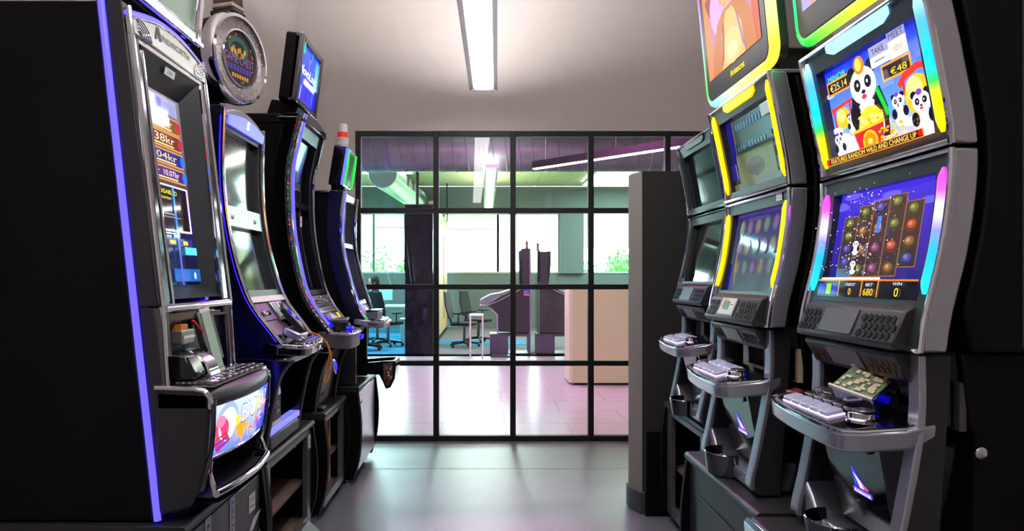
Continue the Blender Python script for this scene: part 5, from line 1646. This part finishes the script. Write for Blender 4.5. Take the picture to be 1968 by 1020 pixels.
# round sign on top of L2 with its lamp
RS = thing('round_sign', 'round chrome-rimmed illuminated sign mounted above the blue-bodied slot machine', 'sign', (-1.30, 3.275, 2.165), LEFT - math.radians(16))
dr = M().lathe([(0, -.20), (.165, -.20), (.205, .10), (.205, .13), (0, .13)], (0, 0, .275), 'y', 48).build('drum', 'black_body', RS)
M().lathe([(.208, .095), (.214, .11), (.214, .145), (.205, .16), (.19, .163), (.19, .13)], (0, 0, .275), 'y', 48, ring=True).build('rim', 'chrome', RS)
M().lathe([(.192, .150), (.132, .152), (.128, .14), (.128, .132), (.192, .132)], (0, 0, .275), 'y', 48, ring=True).build('bulb_ring', 'sign_face', RS)
M().lathe([(.136, .150), (.136, .158), (.128, .160), (.126, .150)], (0, 0, .275), 'y', 48, ring=True).build('inner_ring', 'chrome', RS)
bl = M()
for k in range(46):
    a = 2 * math.pi * k / 46
    r = .150 + .026 * (k % 2)
    bl.lathe([(0, .006), (.0035, .004), (.004, 0)], (r * math.cos(a), .151, .275 + r * math.sin(a)), 'y', 8)
bo_ = bl.build('bulbs', 'white_label', RS)
bo_['kind'] = 'stuff'
SP = Plane(-.13, .13, .140, .145, .140, .405)
fcs = M().lathe([(0, .140), (.128, .140), (.128, .134), (0, .134)], (0, 0, .275), 'y', 40).build('sign_disc', 'screen_off', RS)
SG = [('e', .5, .5, .485, .485, (52, 40, 44)), ('e', .5, .70, .30, .20, (50, 84, 74)), ('e', .5, .68, .20, .13, (24, 40, 40))]
for i in range(9):
    SG.append(('e', .32 + i * .045, .60 + .05 * math.sin(i * 1.7) + .02, .035, .05, random.choice([(180, 120, 40), (200, 140, 40), (150, 90, 40)])))
for i in range(20):
    a = random.uniform(0, 6.28)
    SG.append(('e', .5 + .42 * math.cos(a), .5 + .42 * math.sin(a), .02, .02, random.choice([(160, 110, 40), (120, 80, 30)])))
SG += [('t', 'GAME CHEST', .07, .40, .86, .15, (130, 96, 150)), *[('r', .14 + .09 * k, .25, .205 + .09 * k, .36, (70, 54, 130)) for k in range(8)], *[('r', .27 + .07 * k, .13, .32 + .07 * k, .20, (190, 130, 50)) for k in range(7)]]
art('sign_picture', fcs, SP, SG, 'sign_print', o=.001)
M().box(-.03, -.16, .0, .03, .02, .10).build('post', 'black_body', RS, bev=.004)
M().box(-.07, -.19, .0, .07, .06, .025).build('foot_plate', 'black_body', RS, bev=.004)
lb = M().box(-.05, .02, .478, .05, .15, .50).build('lamp_base', 'black_gloss', RS, bev=.006)
M().prism([(-.045, .50), (.045, .50), (.040, .575), (.02, .595), (-.04, .595)], .03, .14, 'y').build('lamp_cover', 'smoke_plastic', lb, bev=.006)
M().prism([(-.047, .512), (.047, .512), (.047, .53), (-.047, .53)], .028, .142, 'y').build('lamp_band', 'clear_plastic', lb, bev=.003)

# L3
L3, F3, C3, D3, z3, tl3 = left_machine('slot machine with rainbow edge and tilted blue topper, third on the left', 4.225, .625, .275,
    [(1.055, .45), (1.15, .37), (1.28, .282), (1.445, .232), (1.716, .186), (2.017, .180), (2.2, .215), (2.36, .255)],
    dict(deck_z=1.07, deck_f=.52, screens=[(1.33, 1.83), (1.87, 2.24)], margin=.075, wing='black_gloss', edge='chrome', bezel='black_body', bar='dark_chrome', screen='screen_off', slope='mid_grey', deck='dark_silver', rim='silver_paint', strip='led_blue', strip2=True, deck_t=.09, head='bezel_grey'))
zt = 2.36 - .625
M().prism([(x, zt - .02 + .045 * (1 - (x / .28) ** 2)) for x in [lerp(-.28, .28, i / 16) for i in range(17)]] + [(.28, zt - .05), (-.28, zt - .05)], .10, .262, 'y').build('top_arch', 'dark_chrome', L3, bev=.008)
M().box(-.27, -.27, zt - .06, .27, .12, zt + .0).build('top_box', 'black_body', L3, bev=.01)
M().prism([(-.02, zt), (.16, zt + .02), (.19, zt + .10), (.02, zt + .12)], -.12, .12).build('topper_neck', 'black_body', L3, bev=.01)
T3 = Plane(-.25, .25, .185, zt + .075, .235, zt + .475)
tb = pprism(M(), T3, rrect(0, 0, T3.W, T3.H, .02), -.085, .0).build('topper_box', 'black_body', L3, bev=.006)
tb['label'] = 'tilted glossy topper box with a glowing blue screen'
for a in ((0, 0, .05, T3.H), (T3.W - .05, 0, T3.W, T3.H), (.05, 0, T3.W - .05, .04), (.05, T3.H - .04, T3.W - .05, T3.H)):
    pbox(M(), T3, a[0], a[1], a[2], a[3], -.03, .018).build('topper_frame', 'dark_chrome', tb, bev=.008)
bd_ = M()
for k in range(16):
    q = T3(.03 + k * .0293, T3.H + .004, -.004)
    bd_.lathe([(0, 0.0), (.006, 0.0), (.005, .006), (0, .008)], q, 'z', 6)
bd_.build('top_bulbs', 'button_edge', tb)['kind'] = 'stuff'
S3 = Plane(-.20, .20, T3(0, .04)[1], T3(0, .04)[2], T3(0, T3.H - .04)[1], T3(0, T3.H - .04)[2])
N3 = [('g', 0, 0, 1, 1, (30, 20, 255), (20, 60, 240))]
rn = random.Random(12)
for i in range(16):
    x, y = rn.random(), rn.uniform(.0, .9)
    c = rn.choice([(90, 90, 255), (60, 110, 250), (150, 170, 255), (40, 40, 230)])
    N3.append(('p', [(x, y), (min(1, x + .03), y + .02), (min(1, x + .07), min(1, y + .3)), (min(1, x + .02), min(1, y + .22))], c))
N3 += [('g', .8, .4, 1, .95, (120, 190, 255), (40, 120, 250)), ('t', 'NovoLine', .04, .48, .84, .17, (236, 232, 255)), ('r', .28, .33, .88, .43, (246, 214, 240))]
art('topper_image', tb, S3, N3, 'bright_screen', o=.002)
pbox(M(), T3, .045, .3, .06, T3.H - .04, .018, .021).build('green_edge', 'led_green', tb)
sticker(L3, .05, .10, F3(1.14) * 0 + 1.10, 1.165, F3(1.13) - .036, [('r', .2, .4, .8, .5, (150, 140, 140))], bg=(220, 212, 206))
# control slope: latch, recess with note tray
pbox(M(), C3, .02, C3.H * .50, C3.W - .02, C3.H * .96, -.006, .006).build('service_plate', 'silver_paint', L3, bev=.003)
for k in range(4):
    pbox(M(), C3, .03, C3.H * (.56 + .09 * k), C3.W - .03, C3.H * (.575 + .09 * k), .006, .008).build('plate_groove', 'black_body', L3)
M().tube([C3(.18, C3.H * .86, .02), C3(.22, C3.H * .72, .04), C3(.26, C3.H * .68, .02)], .013, 8).build('latch', 'chrome', L3)
pbox(M(), C3, .05, C3.H * .06, C3.W - .08, C3.H * .46, -.008, .002).build('recess', 'niche_blue', L3)
pprism(M(), C3, [(.10, C3.H * .1), (.24, C3.H * .1), (.34, C3.H * .2), (.14, C3.H * .44)], .002, .03).build('note_tray', 'niche_beige', L3)
pbox(M(), C3, C3.W - .075, C3.H * .28, C3.W - .035, C3.H * .44, -.006, .004).build('yellow_tag', 'led_yellow', L3)
pbox(M(), C3, .06, C3.H * .1, .13, C3.H * .36, .002, .02).build('blue_reader', 'blue_glow', L3)
M().box(.10, F3(z3) + .02, tl3(.47) - .06, .2, .522, tl3(.47) - .035).build('deck_light', 'blue_glow', D3)
eu = thing('electronics_unit', 'dark open electronics unit with blue glow lying on the third machine\'s deck', 'electronics', (-.885, 4.17, .625 + tl3(.41) + .004), LEFT + .15)
c_ = M(False).box(-.13, -.05, 0, .13, .05, .055).build('unit_case', 'black_gloss', eu, bev=.004)
M(False).box(-.13, -.056, .056, .13, .05, .068).build('unit_lid', 'dark_silver', c_, bev=.003)
M(False).box(-.12, -.085, .0, .06, -.056, .018).build('glow_bar', 'blue_glow', c_, bev=.004)
# lower door with an arched seam
for s in (-1, 1):
    wg = [(.20, z3 - .08)] + spline([(.42, z3 - .10), (.37, .26), (.335, .12), (.32, .0)], 14) + [(.20, 0)]
    M().prism(wg, s * .275 - (.02 if s > 0 else 0), s * .275 + (0 if s > 0 else .02)).build('lower_wing', 'black_gloss', L3, bev=.005)
    M().tube([(s * .266, q[0] + .002, q[1]) for q in wg[1:-1]], .006, 8).build('wing_edge', 'dark_silver', L3)
m = M()
vs = []
for i in range(9):
    z = lerp(.0, z3 - .11, i / 8)
    f = lerp(.30, .37, (i / 8) ** 1.5)
    vs += [(-.252, f, z), (.252, f, z), (.252, .205, z), (-.252, .205, z)]
m.add(vs, [(i * 4 + j, i * 4 + (j + 1) % 4, i * 4 + 4 + (j + 1) % 4, i * 4 + 4 + j) for i in range(8) for j in range(4)] + [(0, 1, 2, 3), (32, 33, 34, 35)])
ld = m.build('lower_door', 'dark_grey', L3, smooth=50)
DP = Plane(-.25, .25, .304, .02, .355, .30)
pprism(M(), DP, [(.06, .02), (.30, .02)] + [(.30 - .08 * (1 - math.cos(a)), .15 + .12 * math.sin(a)) for a in [math.pi / 2 * k / 6 for k in range(7)]] + [(.06, .24)], .002, .014).build('door_plate', 'mid_grey', ld, bev=.004)
pbox(M(), DP, .09, .055, .16, .08, .014, .016).build('vent_slot', 'black_body', ld)
M().lathe([(0, 0), (.05, 0), (.052, .015), (.04, .022), (0, .018)], (0, 0, 0), 'y', 20).build('round_reader', 'chrome', ld, loc=(.09, -.342, .22), rot=(-.2, 0, 0))
M().lathe([(0, .018), (.034, .024), (0, .026)], (0, 0, 0), 'y', 20).build('reader_glow', 'blue_glow', ld, loc=(.09, -.342, .22), rot=(-.2, 0, 0))
kb = thing('small_plug_strip', 'small dark plug strip lying on the third stand beside the machine base', 'plug strip', (-.965, 4.06, .62), LEFT)
M(False).box(-.05, -.02, 0, .05, .02, .018).build('strip_body', 'black_gloss', kb, bev=.003)
for i in range(4):
    M(False).box(-.042 + i * .022, -.012, .018, -.028 + i * .022, .012, .022).build('plug', 'galvanised', kb)

# L4
L4, F4, C4, D4, z4, tl4 = left_machine('slot machine with an opened lower door and small topper, beside the glazing', 4.925, .67, .265,
    [(1.09, .52), (1.17, .455), (1.28, .415), (1.42, .372), (1.63, .328), (1.82, .325), (2.0, .345)],
    dict(deck_z=1.10, deck_f=.615, screens=[(1.25, 1.62), (1.65, 1.94)], margin=.05, wing='blue_body', edge='chrome', bezel='dark_chrome', bar='silver_paint', screen='screen_haze', slope='dark_grey', deck='silver_paint', rim='chrome', strip='led_blue_dim'))
M().tube([(-.225, F4(z) + .004, z) for z in [lerp(.45, 1.31, i / 12) for i in range(13)]], .005, 8).build('green_edge', 'led_green', L4)
M().box(-.265, -.28, 1.31, .265, .30, 1.335).build('top_cover', 'dark_chrome', L4, bev=.01)
T4 = Plane(-.12, .18, .30, 1.38, .345, 1.66)
tb = pprism(M(), T4, rrect(0, 0, T4.W, T4.H, .02), -.10, .0).build('topper_box', 'black_gloss', L4, bev=.006)
tb['label'] = 'small topper screen edged with green light'
pbox(M(), T4, .035, .03, T4.W - .03, T4.H - .04, .0, .006).build('topper_screen', 'screen_haze', tb)
for u in (.026, T4.W - .016):
    M().tube([T4(u, .02, .006), T4(u, T4.H * .5, .012), T4(u, T4.H - .02, .006)], .008, 8).build('light_bar', 'led_green', tb)
M().tube([T4(.006, .01, -.004), T4(.006, T4.H - .01, -.004)], .011, 8).build('blue_bar', 'led_blue_dim', tb)
M().box(-.02, .20, 1.33, .08, .30, 1.40).build('topper_neck', 'black_gloss', L4, bev=.006)
cd = M().lathe([(0, 0), (.042, 0), (.042, .075), (.036, .08), (0, .08)], (.0, .28, 1.665), 'z', 18).build('signal_lamp', 'clear_plastic', L4)
M().lathe([(0, 0), (.038, 0), (.038, .035), (0, .035)], (.0, .28, 1.746), 'z', 18).build('red_lens', 'red_cap', cd)
M().lathe([(0, 0), (.038, 0), (.038, .05), (.030, .06), (0, .06)], (.0, .28, 1.782), 'z', 18).build('clear_cap', 'clear_plastic', cd)
for k in range(4):
    M().lathe([(.0425, 0), (.045, .004), (.0425, .008)], (.0, .28, 1.675 + k * .017), 'z', 18, ring=True).build('lamp_rib', 'white_label', cd)
pprism(M(), C4, [(.05, C4.H * .3), (.17, C4.H * .25), (.12, C4.H * .9), (.05, C4.H * .9)], -.004, .02).build('note_guide', 'niche_beige', L4)
pbox(M(), C4, .19, C4.H * .4, .27, C4.H * .9, -.004, .012).build('blue_reader', 'blue_glow', L4, bev=.004)
eu2 = thing('electronics_unit', 'slim metal electronics unit lying on the deck of the machine beside the glazing', 'electronics', (-.78, 4.85, .67 + tl4(.50) + .004), LEFT)
c_ = M(False).box(-.10, -.04, 0, .14, .04, .05).build('unit_case', 'dark_silver', eu2, bev=.004)
M(False).box(-.105, -.042, .051, .145, .042, .062).build('unit_lid', 'black_gloss', c_, bev=.003)
for i in range(3):
    M(False).lathe([(0, 0), (.016, 0), (.014, .02), (0, .022)], (.165 + i * .01, -.02 + i * .02, 0), 'z', 10).build('connector', 'black_gloss', c_)
# open lower front: column, cables, shelf-like door swung down
M().box(-.245, .205, .0, -.20, .42, z4 - .06).build('frame_post', 'dark_grey', L4, bev=.004)
M().box(.20, .205, .0, .245, .42, z4 - .06).build('frame_post', 'dark_grey', L4, bev=.004)
rn = random.Random(21)
for i in range(7):
    x = rn.uniform(-.15, .15)
    pts = [(x, .30, z4 - .07), (x + rn.uniform(-.06, .06), .36, z4 - .15), (x + rn.uniform(-.06, .06), .34, z4 - .22), (rn.uniform(-.15, .15), .30, .08)]
    M().tube(spline(pts, 12), .006, 6).build('cable', 'cable_black' if i % 3 else 'galvanised', L4)
M().lathe([(0, 0), (.16, 0), (.16, .022), (.14, .03), (0, .03)], (0, .18, -.003), 'z', 28).build('base_disc', 'dark_silver', L4)
arm = M().prism([(.40, .055), (.40, .13), (.58, .145), (.665, .15), (.672, .11), (.665, .02), (.63, -.045), (.605, -.05), (.585, .0), (.56, .05)], -.10, -.085).build('door_arm', 'black_gloss', L4, bev=.004)
M().prism([(.40, .055), (.40, .13), (.58, .145), (.665, .15), (.672, .11), (.665, .02), (.63, -.045), (.605, -.05), (.585, .0), (.56, .05)], .15, .165).build('door_arm', 'black_gloss', L4, bev=.004)
dp = M().prism([(.652, .148), (.672, .148), (.676, .11), (.668, .02), (.635, -.045), (.615, -.045), (.645, .03)], -.085, .15).build('open_door', 'black_gloss', L4, bev=.004)
M().box(-.085, .41, .058, .15, .60, .075).build('door_shelf', 'black_gloss', L4)
ep = M().prism([(.588, .13), (.655, .138), (.655, .03), (.625, -.03), (.604, -.02), (.592, .03)], -.1025, -.1005).build('door_circuit', 'smoke_plastic', L4)
for i in range(9):
    a, b = rn.uniform(.60, .645), rn.uniform(.0, .11)
    M().box(-.108, a, b, -.1027, a + rn.uniform(.006, .014), b + rn.uniform(.006, .02)).build('component', ['galvanised', 'niche_beige', 'chrome'][i % 3], ep)
for i in range(5):
    M().tube(spline([(rn.uniform(-.06, .12), .63, .09), (rn.uniform(-.08, .14), .60, .06), (rn.uniform(-.06, .12), .60, .02), (rn.uniform(-.06, .12), .62, -.02)], 12), .006, 6).build('door_wire', 'galvanised' if i % 2 else 'cable_orange', dp)
